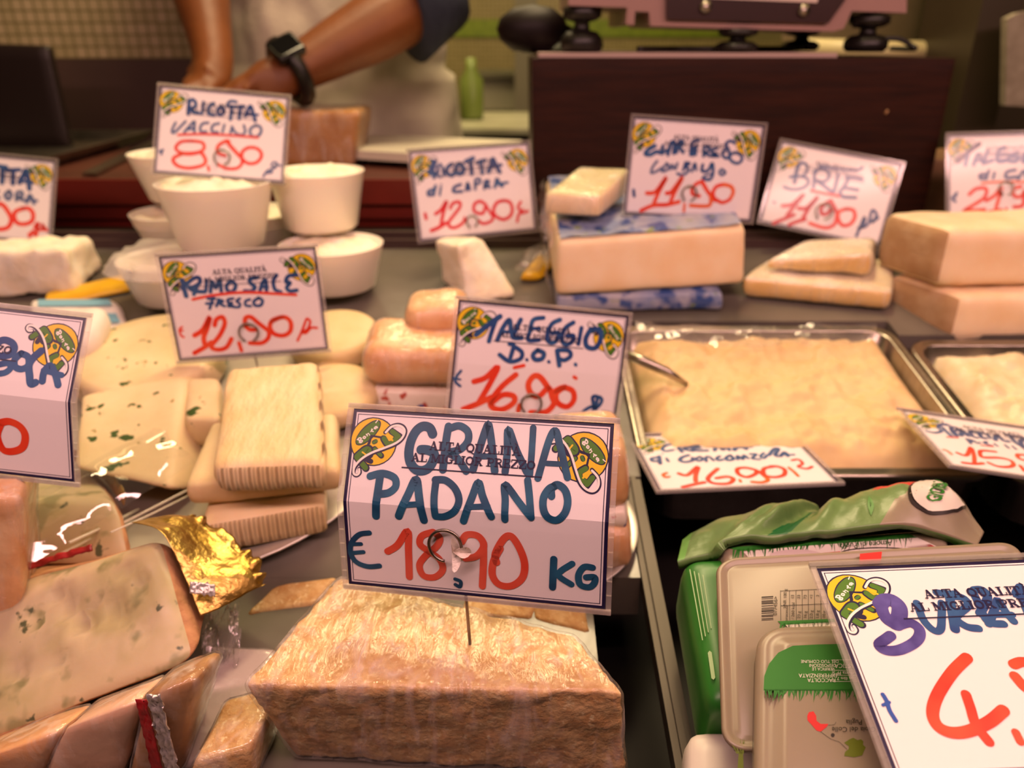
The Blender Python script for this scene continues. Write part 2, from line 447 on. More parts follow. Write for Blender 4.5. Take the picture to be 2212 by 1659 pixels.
def textmesh(s, size, bold=0.0):
    cu = bpy.data.curves.new('t', 'FONT'); cu.body = s; cu.size = size; cu.align_x = 'CENTER'; cu.align_y = 'CENTER'; cu.offset = bold; cu.resolution_u = 3
    o = bpy.data.objects.new('t', cu); COL.objects.link(o)
    dg = bpy.context.evaluated_depsgraph_get(); dg.update()
    me = bpy.data.meshes.new_from_object(o.evaluated_get(dg))
    v2 = [(v.co.x, v.co.y) for v in me.vertices]; fs = [tuple(p.vertices) for p in me.polygons]
    bpy.data.objects.remove(o); bpy.data.curves.remove(cu); bpy.data.meshes.remove(me)
    return v2, fs

# ================================================================ the place
# floor far below, back walls, counter behind
struct('floor', box((-3, -.6, -.05), (3, 4.6, 0)), M('floor_tiles', h('4a4038'), h('3c332c'), 3, .5))
struct('wall_back', box((-3, 4.2, 0), (3, 4.3, 2.9)), mos2)
struct('wall_left', box((-2.4, 1.62, CZ - .03), (A(412, 80, 1.62).x, 1.72, 2.6)), mos1)
struct('trim_1', box((-2.4, 1.60, CZ - .20), (A(405, 80, 1.6).x, 1.72, CZ - .0305)), brownp)
struct('trim_2', box((-.9, 4.19, CZ + .02), (1.2, 4.1995, CZ + .10)), M('green_border_tiles', h('7f8f2e'), h('6f8026'), 30, .3))
CT = CZ - .163
# display case: sloping stone deck on the left and along the back, dark well on the right
def slab(x0, x1, y0, y1, th=.03, drop=0.0):
    c = [(x0, y0), (x1, y0), (x1, y1), (x0, y1)]
    vs = [V((x, y, dz(y) - drop)) for x, y in c] + [V((x, y, dz(y) - drop - th)) for x, y in c]
    return vs, [(0, 1, 2, 3), (7, 6, 5, 4), (0, 4, 5, 1), (1, 5, 6, 2), (2, 6, 7, 3), (3, 7, 4, 0)]
case = thing('display_case', 'chilled display case with a sloping grey stone deck carrying all the cheeses', 'display case', (0, .55, 0))
mk('stone_deck', join(slab(-1.1, .050, .10, .404), slab(-1.1, .0832, .4042, .885), slab(.0834, .0965, .499, .885), slab(.0967, .3725, .7225, .885), slab(.3727, 1.1, .697, .885)), stone, case, smooth=False)
mk('well', slab(.0505, 1.1, .10, .690, .02, .085), blackm, case, smooth=False)
mk('rail', join(slab(.084, .0955, .12, .495, .012, -.001), slab(.088, .0915, .12, .495, .006, -.004)), M('worn_rail', h('544e48'), None, rough=.45, metal=.7), case, smooth=False)
mk('back_lip', join(box((-1.1, .886, dz(.885) - .03), (1.1, .900, dz(.885) + .010)), box((-1.1, .894, dz(.885) + .0101), (1.1, .900, dz(.885) + .018))), M('plum_metal_lip', h('4a3634'), None, rough=.5), case, smooth=False)
cx1 = A(1140, 400, 1.02).x
mk('rear_shelf', join(box((-1.1, .9005, dz(.885) - .05), (cx1 + .002, 1.008, dz(.885) - .002)), box((cx1 + .002, .9005, dz(.885) - .05), (1.1, 1.30, dz(.885) - .002))), blackm, case, smooth=False)
mk('case_body', box((-1.1, .12, .0), (1.1, 1.0, dz(.1) - .115)), blackm, case, smooth=False)

# oxblood counter behind the case
ctr = thing('counter', 'oxblood red service counter behind the case, under the white board', 'counter', (-.6, 1.2, 0))
mk('worktop', box((-1.9, 1.02, CT - .032), (cx1, 1.335, CT)), [redtop], ctr, smooth=False)
mk('front_rail', join(box((-1.9, 1.022, CT - .052), (cx1, 1.06, CT - .0325)), box((-1.9, 1.030, CT - .070), (cx1, 1.055, CT - .0525))), redw, ctr, smooth=False)
mk('metal_edge', box((-1.9, 1.012, CT - .079), (cx1, 1.06, CT - .0705)), M('bronze_edge', h('6e5a44'), None, rough=.4, metal=.6), ctr, smooth=False)
mk('fascia', box((-1.9, 1.012, CT - .031), (cx1, 1.0195, CT + .0005)), redw, ctr, smooth=False)
mk('cabinet', box((-1.9, 1.15, 0), (cx1, 1.32, CT - .0325)), blackm, ctr, smooth=False)

# dark wooden box with the scale on it
bt = CZ - .012
P = [A(1148, 112, .92), A(2064, 138, .92), A(2006, 470, .92), A(1152, 470, .92)]
zb = dz(.885) - .0015
P[2] = V((P[2].x - .006, .92, zb)); P[3] = V((P[3].x, .92, zb))
zt = (P[0].z + P[1].z) / 2
P[0].z = P[1].z = zt
wb = thing('wooden_box', 'dark walnut box standing behind the cheeses with the scale on top', 'box', (.28, 1.02, zb))
mk('carcass', hexa(P + [p + V((0, .22, 0)) for p in P], r=.002, res=.03, amp=0), wood, wb, smooth=False)
mk('top_mat', box((P[0].x + .008, .925, zt + .0002), (P[1].x - .13, 1.13, zt + .005)), M('pale_top_mat', h('b09a90'), None, rough=.5), wb, smooth=False)
# small nick on the front
mk('chip', paint(tube([A(1918, 238, .9195), A(1912, 246, .9195)], .0016, 6), 0), M('bare_wood_chip', h('a07a50'), None), wb)

sc_ = thing('weighing_scale', 'pinkish metal scale with black panel on knob feet atop the wooden box', 'scale', (.3, 1.0, zt + .005))
ys = .945
def plate(poly, y0, y1):
    n = len(poly); f = [A(px, py, y0) for px, py in poly]; b = [V((p.x, y1, p.z)) for p in f]
    return f + b, [tuple(range(n))[::-1], tuple(range(n, 2 * n))] + [(i, (i + 1) % n, n + (i + 1) % n, n + i) for i in range(n)]
mk('housing', plate([(1228, -120), (1228, 12), (1355, 16), (1352, 52), (1370, 54), (1372, 24), (1402, 26), (1405, 56), (1800, 68), (1822, 62), (1840, 24), (1958, 28), (1962, -120)], ys, 1.12), pinkm, sc_, smooth=False)
mk('front_panel', plate([(1440, -100), (1440, 40), (1452, 42), (1790, 50), (1826, 0), (1850, -100)], ys - .006, ys - .0002), M('dark_brown_panel', h('2c1512'), None, rough=.35), sc_, smooth=False)
lb = mk('rating_plate', plate([(1515, -60), (1515, -4), (1765, 6), (1785, -60)], ys - .0075, ys - .0062), M('plate_white', h('cdbdb0'), None, rough=.4), sc_, smooth=False)
for px, py in ((1524, 15), (1736, 22)):
    c = A(px, py, ys - .006)
    mk('screw', tube([c, c + V((0, -.004, 0))], .006, 12), steel, sc_)
def foot(px, ytop, ybot, Y):
    a = A(px, ytop, Y); b = A(px, ybot, Y); zb_ = zt + .0055; H_ = a.z - zb_
    k = lathe([(.001, 0), (.019, 0), (.023, .004), (.023, H_ * .28), (.017, H_ * .42), (.009, H_ * .46), (.008, H_ * .62), (.016, H_ * .66), (.021, H_ * .74), (.021, H_ * .92), (.006, H_)], (a.x, Y, zb_), 20, lambda an, z: .06 * math.cos(an * 9))
    return mk('foot', k, black, sc_)
foot(1258, 8, 100, .97); foot(1596, 60, 112, .955); foot(1882, 28, 112, .965); foot(1735, 60, 90, 1.10)
arm = mk('adjuster_arm', tube([A(1845, 48, .962), A(1882, 50, .962)], .006, 8), black, sc_)
one('power_cable', 'black cable looping from the scale foot down onto the wooden box', 'cable', tube([V(p) for p in crom([tuple(A(1895, 85, 1.0)), tuple(A(1940, 84, 1.0)), tuple(A(1968, 98, 1.0)), (A(1972, 120, 1.0).x, 1.0, zt + .0085), (A(1930, 120, 1.05).x, 1.06, zt + .0085)], 6)], .003, 8), black)
one('black_cord', 'black cord lying under the scale along the box top', 'cord', tube([V(p) for p in crom([(A(1380, 90, .97).x, .975, zt + .0085), (A(1470, 95, .97).x, 1.0, zt + .0085), (A(1560, 95, .97).x, .985, zt + .0085), (A(1700, 95, .97).x, 1.02, zt + .0085), (A(1790, 95, .97).x, 1.06, zt + .0085)], 6)], .003, 8), black)
# ladle with dark head resting at box corner
hd = thing('hand_tool', 'dark round-headed tool with a cloth, left of the scale on the box', 'tool', (A(1150, 100, 1.02).x, 1.02, zt + .001))
c = A(1150, 66, 1.02); c.z = zt + .030
ell = lathe([(.0005, -.027), (.016, -.024), (.026, -.012), (.029, 0), (.026, .012), (.016, .023), (.0005, .027)], c, 24)
mk('head', ([V((c.x + (v.x - c.x) * 1.5, v.y, v.z)) for v in ell[0]], ell[1]), M('dark_horn', h('150c0d'), None, rough=.5, spec=.2), hd)
mk('handle', tube([c + V((.02, 0, 0)), c + V((.055, .01, -.01)), c + V((.085, .02, -.02))], [.014, .009, .007], 12), black, hd)
c2 = V((A(1195, 95, 1.03).x, 1.04, zt + .006))
mk('cloth', hexa([c2 + V(q) for q in ((-.045, -.03, .012), (.02, -.03, .01), (.02, -.03, 0), (-.05, -.03, 0), (-.045, .03, .014), (.02, .03, .01), (.02, .03, 0), (-.05, .03, 0))], r=.005, amp=.003, ns=60), M('pale_green_cloth', h('c6cbb0'), h('8fae86'), 40, .8), hd)

# things on the counter
pn = thing('dark_panel', 'dark upright panel with rounded corner at the far left of the counter', 'panel', (A(40, 270, 1.33).x, 1.33, CT))
pp = [A(-140, 90, 1.33), A(102, 98, 1.33), A(142, 275, 1.33), A(-140, 275, 1.33)]
pp[2].z = pp[3].z = CT + .0005
mk('board', hexa(pp + [p + V((0, .02, 0)) for p in pp], r=.008, res=.02, amp=0), M('near_black_board', h('1d110e'), None, rough=.45), pn)
# steel pan
def panpts(zz, e=0.0):
    return [Zp(-150, 282, zz), Zp(335, 280, zz), Zp(60, 352, zz), Zp(-330, 352, zz)]
zp_ = CT + .018
o4 = panpts(zp_); ctr4 = sum(o4, V((0, 0, 0))) / 4
i4 = [ctr4 + (p - ctr4) * .93 for p in o4]; b4 = [V((p.x, p.y, CT + .003)) for p in [ctr4 + (q - ctr4) * .88 for q in o4]]
ob4 = [V((p.x, p.y, CT + .001)) for p in [ctr4 + (q - ctr4) * .90 for q in o4]]
vsp = o4 + i4 + b4 + ob4
fsp = [(i, (i + 1) % 4, 4 + (i + 1) % 4, 4 + i) for i in range(4)] + [(4 + i, 4 + (i + 1) % 4, 8 + (i + 1) % 4, 8 + i) for i in range(4)] + [(8, 9, 10, 11)] + [((i + 1) % 4, i, 12 + i, 12 + (i + 1) % 4) for i in range(4)] + [(15, 14, 13, 12)]
one('steel_pan', 'shallow steel pan on the red counter at left, below the dark panel', 'pan', (vsp, fsp), steeld, smooth=False)
kn = thing('long_knife', 'long steel blade with dark handle lying on the counter behind tubs', 'knife', (A(260, 340, 1.1).x, 1.1, CT + .001))
k0, k1, k2 = Zp(178, 378, CT + .002), Zp(330, 304, CT + .002), Zp(318, 322, CT + .002)
kb = [k0, k0 + V((.02, -.004, 0)), Zp(345, 312, CT + .002), k1]
mk('blade', (kb + [p + V((0, 0, .003)) for p in kb], [(3, 2, 1, 0), (4, 5, 6, 7)] + [(i, (i + 1) % 4, 4 + (i + 1) % 4, 4 + i) for i in range(4)]), steel, kn, smooth=False)
ka, kb_ = Zp(296, 352, CT + .009), Zp(345, 322, CT + .009)
mk('handle', tube([ka, (ka + kb_) / 2, kb_], [.008, .009, .008], 12), black, kn)
# cheese being cut on the counter
P = bx((400, 236), (778, 238), (762, 332), (410, 332), 1.12, (0, .10, 0))
for i in (2, 3, 6, 7): P[i].z = CT + .0008
cc = thing('cheese_wheel_piece', 'amber-rinded piece of cheese on the red counter under the hands', 'cheese', V((P[3] + P[6]) / 2))
vf = hexa(P, r=.008, amp=.002, ns=30, seed=3)
mk('paste', vf, M('amber_rind', h('c48a3c'), h('a86e2c'), 20, .5, .001, 60), cc)
mk('cling_film', grow(vf, .0009), film, cc)
# white cutting board with feet
zq = CT + .022
q4 = [Zp(728, 322, zq), Zp(1112, 345, zq), Zp(1150, 303, zq), Zp(812, 291, zq)]
q4[1].x = min(q4[1].x, cx1 - .01); q4[2].x = min(q4[2].x, cx1 - .005)
cb = thing('cutting_board', 'white plastic cutting board on dark feet on the red counter', 'cutting board', V((sum((p.x for p in q4)) / 4, q4[0].y + .1, CT)))
mk('board', (q4 + [p + V((0, 0, -.012)) for p in q4], [(0, 1, 2, 3), (7, 6, 5, 4)] + [((i + 1) % 4, i, 4 + i, 4 + (i + 1) % 4) for i in range(4)]), whitepl, cb, smooth=False)
cq = sum(q4, V((0, 0, 0))) / 4
for p in q4:
    f_ = cq + (p - cq) * .78
    mk('foot', lathe([(.0005, 0), (.010, 0), (.012, .0085), (.0005, .009)], (f_.x, f_.y, CT + .0003), 14), black, cb)

# far background behind the person
bgm = M('grey_equipment', h('5a5642'), h('4e4a38'), 5, .4)
fr = thing('back_cabinet', 'grey cabinet with dark open shelf against the far tiled wall', 'cabinet', (A(1060, 240, 3.2).x, 3.4, .0))
a0, a1 = A(1012, 158, 3.2), A(1215, 300, 3.2)
mk('carcass', join(box((a0.x, 3.2, 0), (a1.x, 3.7, A(0, 238, 3.2).z)), box((a0.x, 3.2, a0.z - .02), (a1.x, 3.7, a0.z)), box((a0.x, 3.66, A(0, 238, 3.2).z), (a1.x, 3.7, a0.z - .02)), box((a0.x, 3.2, A(0, 238, 3.2).z), (a0.x + .02, 3.66, a0.z - .02))), bgm, fr, smooth=False)
mk('shelf_bin', box((a0.x + .03, 3.22, A(0, 238, 3.2).z + .001), (a0.x + .22, 3.6, A(0, 168, 3.2).z)), M('grey_bin', h('8a8570'), None, rough=.4), fr, smooth=False)
wc = thing('rear_worktop', 'pale worktop in the background behind the white cutting board', 'worktop', (A(1060, 280, 2.2).x, 2.3, 0))
mk('top', box((A(985, 285, 2.0).x, 2.0, A(0, 290, 2.0).z), (A(1240, 285, 2.0).x, 2.5, A(0, 278, 2.0).z)), M('pale_stone_top', h('a8a58c'), h('8f8d72'), 8, .3), wc, smooth=False)
mk('base', box((A(990, 285, 2.02).x, 2.03, 0), (A(1235, 285, 2.0).x, 2.48, A(0, 290, 2.0).z - .001)), bgm, wc, smooth=False)
one('steel_post', 'grey upright post between far tiled wall and wooden box', 'post', box((A(1112, 100, 2.8).x, 2.8, 0), (A(1160, 100, 2.8).x, 2.9, 2.4)), M('post_grey', h('6a6450'), None, rough=.5), smooth=False)
one('green_bottle', 'green container on the rear worktop right of the person', 'bottle', lathe([(.0005, 0), (.03, 0), (.032, .01), (.032, .10), (.014, .13), (.014, .155), (.0005, .157)], (A(1020, 270, 2.25).x, 2.25, A(0, 278, 2.0).z + .001), 20), M('green_plastic', h('6f7f3a'), None, rough=.35))
# steel machine right of the box
sm = thing('slicing_machine', 'brushed steel machine behind the wooden box at the right edge', 'machine', (.75, 1.35, 0))
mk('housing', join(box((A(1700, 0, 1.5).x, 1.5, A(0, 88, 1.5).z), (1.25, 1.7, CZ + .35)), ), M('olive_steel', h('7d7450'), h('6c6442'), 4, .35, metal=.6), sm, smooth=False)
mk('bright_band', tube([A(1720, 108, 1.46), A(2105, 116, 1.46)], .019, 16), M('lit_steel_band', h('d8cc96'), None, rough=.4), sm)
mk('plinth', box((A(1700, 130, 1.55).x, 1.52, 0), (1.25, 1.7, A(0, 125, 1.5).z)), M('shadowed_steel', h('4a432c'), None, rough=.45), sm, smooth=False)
mk('upright', box((A(2110, 60, 1.3).x, 1.30, CT - .03), (A(2200, 60, 1.3).x, 1.48, CZ + .3)), M('dark_bronze_upright', h('3a3120'), None, rough=.4), sm, smooth=False)
mk('plate', plate([(2176, 40), (2200, 28), (2300, 10), (2300, 235), (2172, 228)], 1.22, 1.235), M('pale_machine_plate', h('a59c86'), h('8f8670'), 50, .4), sm, smooth=False)
ss = thing('side_shelf', 'dark shelf to the right of the wooden box holding trays', 'shelf', (.75, 1.2, CZ - .25))
mk('top', box((A(2040, 420, 1.0).x + .02, .96, dz(.885) - .001), (1.2, 1.28, dz(.885) + .003)), blackm, ss, smooth=False)
P = bx((2005, 350), (2140, 355), (2140, 395), (2000, 390), .99, (0, .1, 0))
zz0 = dz(.885) + .0035
for i in range(4): P[i + 4].z = P[i].z
hh = P[0].z - P[3].z
one('tray_stack', 'brown block on a steel tray behind the right-hand tag, beside the box', 'tray', join(hexa([V((p.x, p.y, zz0 + .012 + (hh + .05 if i in (0, 1, 4, 5) else 0))) for i, p in enumerate(P)], r=.004, amp=.001), paint(hexa([V((p.x + (-.01 if i in (0, 3, 4, 7) else .01), p.y + (-.01 if i < 4 else .01), zz0 + (.012 if i in (0, 1, 4, 5) else 0))) for i, p in enumerate(P)], r=.003, amp=0), 1)), [M('toasted_block', h('7a5a38'), h('5f4228'), 30, .6), steel])

# ================================================================ the person
def person():
    hx = -.335
    root = thing('person', 'person in white apron and navy sleeves, black watch, pressing down on a cheese', 'person', (hx, 1.48, 0))
    base = V(root.location)
    vs = []; ed = []; rad = []
    def nd(p, r, par=None):
        vs.append(V(p)); rad.append(r)
        if par is not None: ed.append((par, len(vs) - 1))
        return len(vs) - 1
    def pt(x, y, z): return (x, y, CZ + z)
    pel = nd(pt(hx, 1.50, -.22), (.15, .10))
    wst = nd(pt(hx, 1.50, .02), (.135, .09), pel)
    che = nd(pt(hx, 1.48, .27), (.15, .10), wst)
    nk = nd(pt(hx, 1.46, .43), (.055, .055), che)
    nk2 = nd(pt(hx, 1.44, .50), (.052, .052), nk)
    hd = nd(pt(hx, 1.41, .58), (.075, .085), nk2)
    hd2 = nd(pt(hx, 1.42, .68), (.07, .08), hd)
    for s in (-1, 1):                                     # legs
        hp = nd(pt(hx + s * .09, 1.50, -.34), (.085, .085), pel)
        kn_ = nd(pt(hx + s * .10, 1.49, -.70), (.058, .058), hp)
        an = nd(pt(hx + s * .11, 1.51, -1.07), (.036, .036), kn_)
        ft = nd(pt(hx + s * .12, 1.44, -1.115), (.034, .034), an)
        nd(pt(hx + s * .125, 1.36, -1.12), (.028, .026), ft)
    # arm at the right of the picture (with watch)
    sh = nd(pt(hx + .17, 1.46, .37), (.062, .062), che)
    elb = A(905, 8, 1.26); wr = A(612, 165, 1.13)
    e = nd(elb, (.054, .054), sh)
    m1 = nd(elb.lerp(wr, .30), (.053, .053), e)
    m2 = nd(elb.lerp(wr, .70), (.040, .040), m1)
    wv = nd(wr, (.030, .031), m2)
    pl = A(528, 190, 1.115)
    p1 = nd(wr.lerp(pl, .55), (.034, .026), wv)
    p2 = nd(pl, (.036, .020), p1)
    for i, (dy, ln, dr) in enumerate(((-.030, .9, -.004), (-.011, 1.0, 0), (.010, .95, .001), (.029, .8, .002))):
        a = A(500, 200, 1.115 + dy); b = A(462 - 10 * ln, 212, 1.113 + dy * 1.1); c = A(430 - 16 * ln, 218, 1.108 + dy * 1.2); d = A(412 - 18 * ln, 226, 1.105 + dy * 1.25)
        k = nd(a, (.0095, .0095), p2); k = nd(b, (.0088, .0088), k); k = nd(c, (.0082, .0082), k); nd(d, (.0065, .0065), k)
    t1 = nd(A(552, 205, 1.080), (.011, .011), p1); t2 = nd(A(520, 220, 1.068), (.0095, .0095), t1); nd(A(495, 232, 1.066), (.008, .008), t2)
    # arm at the left of the picture
    sh2 = nd(pt(hx - .17, 1.46, .37), (.062, .062), che)
    el2 = A(408, -130, 1.33); wr2 = A(468, 150, 1.20)
    e2 = nd(el2, (.050, .050), sh2)
    m3 = nd(el2.lerp(wr2, .35), (.047, .047), e2); m4 = nd(el2.lerp(wr2, .75), (.034, .034), m3)
    w2 = nd(wr2, (.029, .029), m4)
    q1 = nd(A(448, 176, 1.19), (.032, .024), w2); q2 = nd(A(428, 188, 1.18), (.034, .019), q1)
    for i, dx in enumerate((-.030, -.011, .009, .028)):
        a = A(410, 193, 1.17 + dx); b = A(388, 201, 1.165 + dx * 1.1); c = A(368, 209, 1.16 + dx * 1.15); d = A(358, 216, 1.158 + dx * 1.2)
        k = nd(a, (.0095, .0095), q2); k = nd(b, (.0088, .0088), k); k = nd(c, (.008, .008), k); nd(d, (.0065, .0065), k)
    t1 = nd(A(448, 200, 1.15), (.011, .011), q1); t2 = nd(A(430, 214, 1.14), (.0095, .0095), t1); nd(A(415, 225, 1.137), (.008, .008), t2)
    me = bpy.data.meshes.new('body'); me.from_pydata([tuple(v - base) for v in vs], ed, []); me.update()
    o = bpy.data.objects.new('body', me); link(o, root); me.materials.append(skin)
    md = o.modifiers.new('skin', 'SKIN'); o.modifiers.new('sub', 'SUBSURF').levels = 2; o.modifiers['sub'].render_levels = 2
    rm = o.modifiers.new('merge', 'REMESH'); rm.mode = 'VOXEL'; rm.voxel_size = .0042; rm.use_smooth_shade = True
    sm = o.modifiers.new('soften', 'SMOOTH'); sm.iterations = 4; sm.factor = .5
    sv = me.skin_vertices[0].data
    for i, r in enumerate(rad): sv[i].radius = r
    sv[0].use_root = True
    md.use_smooth_shade = True
    # face and hair
    fc = V(pt(hx, 1.325, .60))
    mk('nose', hexa([fc + V(q) for q in ((-.007, -.012, .03), (.007, -.012, .03), (.015, -.03, -.012), (-.015, -.03, -.012), (-.008, .02, .03), (.008, .02, .03), (.016, .02, -.012), (-.016, .02, -.012))], r=.006, amp=0), skin, root)
    for s in (-1, 1):
        mk('eye', lathe([(.0005, -.011), (.008, -.008), (.011, 0), (.008, .008), (.0005, .011)], fc + V((s * .032, .012, .022)), 12), M('eye_white', h('d8cdbc'), None, rough=.2), root)
        mk('ear', hexa([fc + V(q) for q in [(s * .078 + a, .08 + b, c) for a, b, c in ((-.006, -.012, .03), (.006, -.012, .03), (.006, -.012, -.03), (-.006, -.012, -.03), (-.006, .018, .03), (.006, .018, .03), (.006, .018, -.03), (-.006, .018, -.03))]], r=.006, amp=0), skin, root)
    mk('mouth', tube([fc + V((-.022, .008, -.035)), fc + V((0, -.004, -.036)), fc + V((.022, .008, -.035))], [.003, .006, .003], 8), M('lip', h('9a5545'), None), root)
    mk('hair', lathe([(.0005, .085), (.05, .075), (.082, .04), (.090, 0), (.086, -.03)], V(pt(hx, 1.44, .68)), 24), hairm, root)
    # shirt: sleeves and torso
    def loft(rows, seg=48, wob=0, ns=14):
        v2 = []; f2 = []
        for (cx, cy, z, rx, ry) in rows:
            for s in range(seg):
                an = 2 * math.pi * s / seg
                q = V((cx + rx * math.cos(an), cy + ry * math.sin(an), CZ + z))
                n_ = V((math.cos(an), math.sin(an), 0))
                v2.append(q + n_ * wob * frac(q * ns, 3))
        for i in range(len(rows) - 1):
            for s in range(seg): f2.append((i * seg + s, i * seg + (s + 1) % seg, (i + 1) * seg + (s + 1) % seg, (i + 1) * seg + s))
        return v2, f2
    rows = [(hx, 1.50, -.9 + .9 * t / 12, .185 + .0 * t, .125) for t in range(13)]
    rows = [(hx, 1.50, -.22, .185, .13), (hx, 1.50, -.1, .18, .125), (hx, 1.50, .05, .172, .12), (hx, 1.49, .18, .185, .125), (hx, 1.48, .30, .195, .122), (hx, 1.47, .38, .17, .10), (hx, 1.46, .43, .10, .075), (hx, 1.455, .45, .066, .066)]
    mk('shirt', loft(rows, 40, .006), navycloth, root)
    shp = V(vs[sh]); el_ = V(elb)
    cuff = el_.lerp(wr, .10)
    mk('sleeve', tube([shp + V((-.02, 0, .01)), shp.lerp(el_, .35), shp.lerp(el_, .75), el_ + V((.004, 0, -.002)), cuff], [.078, .076, .070, .072, .074], 24), navycloth, root)
    shp = V(vs[sh2]); el_ = V(el2)
    mk('sleeve', tube([shp + V((.02, 0, .01)), shp.lerp(el_, .4), shp.lerp(el_, .9)], [.078, .074, .066], 24), navycloth, root)
    mk('trousers', join(*[tube([V(pt(hx + s * .085, 1.50, -.20)), V(pt(hx + s * .09, 1.50, -.36)), V(pt(hx + s * .10, 1.49, -.70)), V(pt(hx + s * .11, 1.51, -1.05))], [.115, .105, .08, .07], 20) for s in (-1, 1)]), navycloth, root)
    # apron wraps the front, with hanging folds
    def apf(u, v_):
        an = math.pi * (1.0 + u * 1.0) ; z = -.62 + v_ * .86
        k = .5 + .5 * math.cos(min(1, max(0, (z + .02) / .5)) * math.pi) if z > -.02 else 1
        rx = .205 + (.02 if z < -.05 else 0); ry = .150 + (.012 * min(1, max(0, (-.02 - z) / .2)))
        q = V((hx + .012 + rx * math.cos(an), 1.50 + ry * math.sin(an), CZ + z))
        nrm = V((math.cos(an), math.sin(an), 0))
        fold = .013 * math.sin(u * 26 + 2.2 * math.sin(v_ * 7)) * (1 - v_) + .016 * frac(V((q.x * 9, q.z * 7, 1.7)), 3)
        return q + nrm * fold
    mk('apron', sheet(apf, 90, 70, .002), apronm, root)
    # watch
    d = (wr - elb).normalized(); side = V((0, 0, 1)) - d * d.z; side.normalize(); sd2 = d.cross(side)
    toc = (V((0, 0, CZ)) - wr).normalized(); f_ = (toc - d * toc.dot(d)).normalized(); g_ = d.cross(f_)
    wc_ = wr - d * .012
    wt = mk('wristwatch', tube([wc_ + (f_ * math.cos(t) + g_ * math.sin(t)) * .0385 for t in [2 * math.pi * i / 28 for i in range(28)]], .0105, 8, True), black, root)
    up = (f_ * .75 + g_ * .66 * (1 if g_.z > 0 else -1)).normalized()
    lf = d.cross(up)
    cc_ = wc_ + up * .041
    mk('watch_case', hexa([cc_ + d * a + lf * b + up * c for a, b, c in ((-.021, -.019, .008), (.021, -.019, .008), (.021, -.019, -.006), (-.021, -.019, -.006), (-.021, .019, .008), (.021, .019, .008), (.021, .019, -.006), (-.021, .019, -.006))], r=.005, amp=0, res=.004), M('glossy_black_glass', h('101010'), None, rough=.12), wt)
    return root
person()

# ================================================================ back row of cheeses
TB = []
def tub(cx, cy, z0, r1, r0, hgt, label, heap=.006, seed=1, filmed=False):
    t = thing('cheese_tub', label, 'tub', (cx, cy, z0), 'white tubs of fresh ricotta at the back left')
    wl = .0022
    prof = [(.0005, 0), (r0 - .004, 0), (r0, .003), (r1 - .0004, hgt - .001), (r1, hgt), (r1 - wl, hgt), (r0 - wl, .006), (.0005, .005)]
    mk('tub', lathe(prof, (cx, cy, z0), 44), tubm, t)
    def top(u, v_):
        an = u * 2 * math.pi; q = v_ * (r1 - wl - .0012)
        p = V((cx + q * math.cos(an), cy + q * math.sin(an), z0 + hgt - .006 + heap * (1 - v_ ** 2)))
        p.z += (.0055 * frac(V((p.x * 60, p.y * 60, seed * 5.1)), 4) + .002) * (1 if v_ < .97 else .2)
        if v_ > .98: p.z -= .006
        return p
    mk('curd', sheet(top, 44, 14), ricotta, t)
    if filmed:
        def fl(u, v_):
            an = u * 2 * math.pi; q = v_ * (r1 + .010)
            p = V((cx + q * math.cos(an), cy + q * math.sin(an), z0 + hgt + heap + .004 - max(0, v_ - .85) * .09))
            n_ = frac(V((p.x * 45, p.y * 45, seed * 2.3)), 3)
            p.z += .003 * n_; 
            if v_ > .8: p += V((math.cos(an), math.sin(an), 0)) * .008 * n_
            return p
        mk('film_cover', sheet(fl, 60, 16), clear('tub_film_%d' % seed, 1.45, .15, 1.2, .002, 40, veil=.35, veilc=(.93, .88, .8)), t)
    return t
# lower ones stand on the deck, upper ones on two of them
yl = .752; xl = A(388, 600, yl).x
tub(xl, yl, dz(yl) + .0095, .056, .043, .042, 'film-covered white tub on the deck, lower left of the tub pyramid', .003, 2, True)
yr_ = .776; xr = A(722, 600, yr_).x
tub(xr, yr_, dz(yr_) + .0085, .053, .042, .046, 'white tub on the deck, lower right of the tub pyramid', .002, 4)
ym = .87; xm = A(560, 560, ym).x
tub(xm, ym, dz(ym) + .0095, .052, .038, .040, 'white tub hidden behind, between the lower tubs of the pyramid', .002, 5)
z2 = dz(yl) + .0095 + .042 + .0065
y2 = .772; x2 = A(466, 420, y2).x
tub(x2, y2, z2, .056, .041, .064, 'upper front white tub carrying the 8.90 tag', .006, 6)
y3 = .832; x3 = A(688, 420, y3).x
tub(x3, y3, dz(yr_) + .0085 + .046 + .004, .050, .039, .060, 'upper right white tub heaped with crumbly curd', .008, 7)
y4 = .885; x4 = A(385, 380, y4).x
tub(x4, y4 + .01, dz(.865) + .0095 + .050, .054, .038, .052, 'upper tub behind the 8.90 tag at left, only its rim showing', .006, 8)
tub(x4, y4 - .02, dz(y4 - .02) + .0095, .050, .036, .042, 'lower tub at the rear left under the half-hidden upper tub', .002, 9)

# big ricotta slab at far left
P = bx((-210, 545), (140, 540), (165, 660), (-210, 668), .765, (0, .07, -.002))
P[5] = P[5] + V((-.01, 0, 0))
for i in (3, 2): P[i].z = dz(P[i].y) + .0025
for i in (6, 7): P[i].z = dz(P[i].y) + .0025
one('ricotta_slab', 'large crumbly white curd slab at the left edge under a tag', 'cheese', hexa(P, r=.007, res=.0035, amp=.0035, ns=55, seed=11, nmax=70), ricotta)

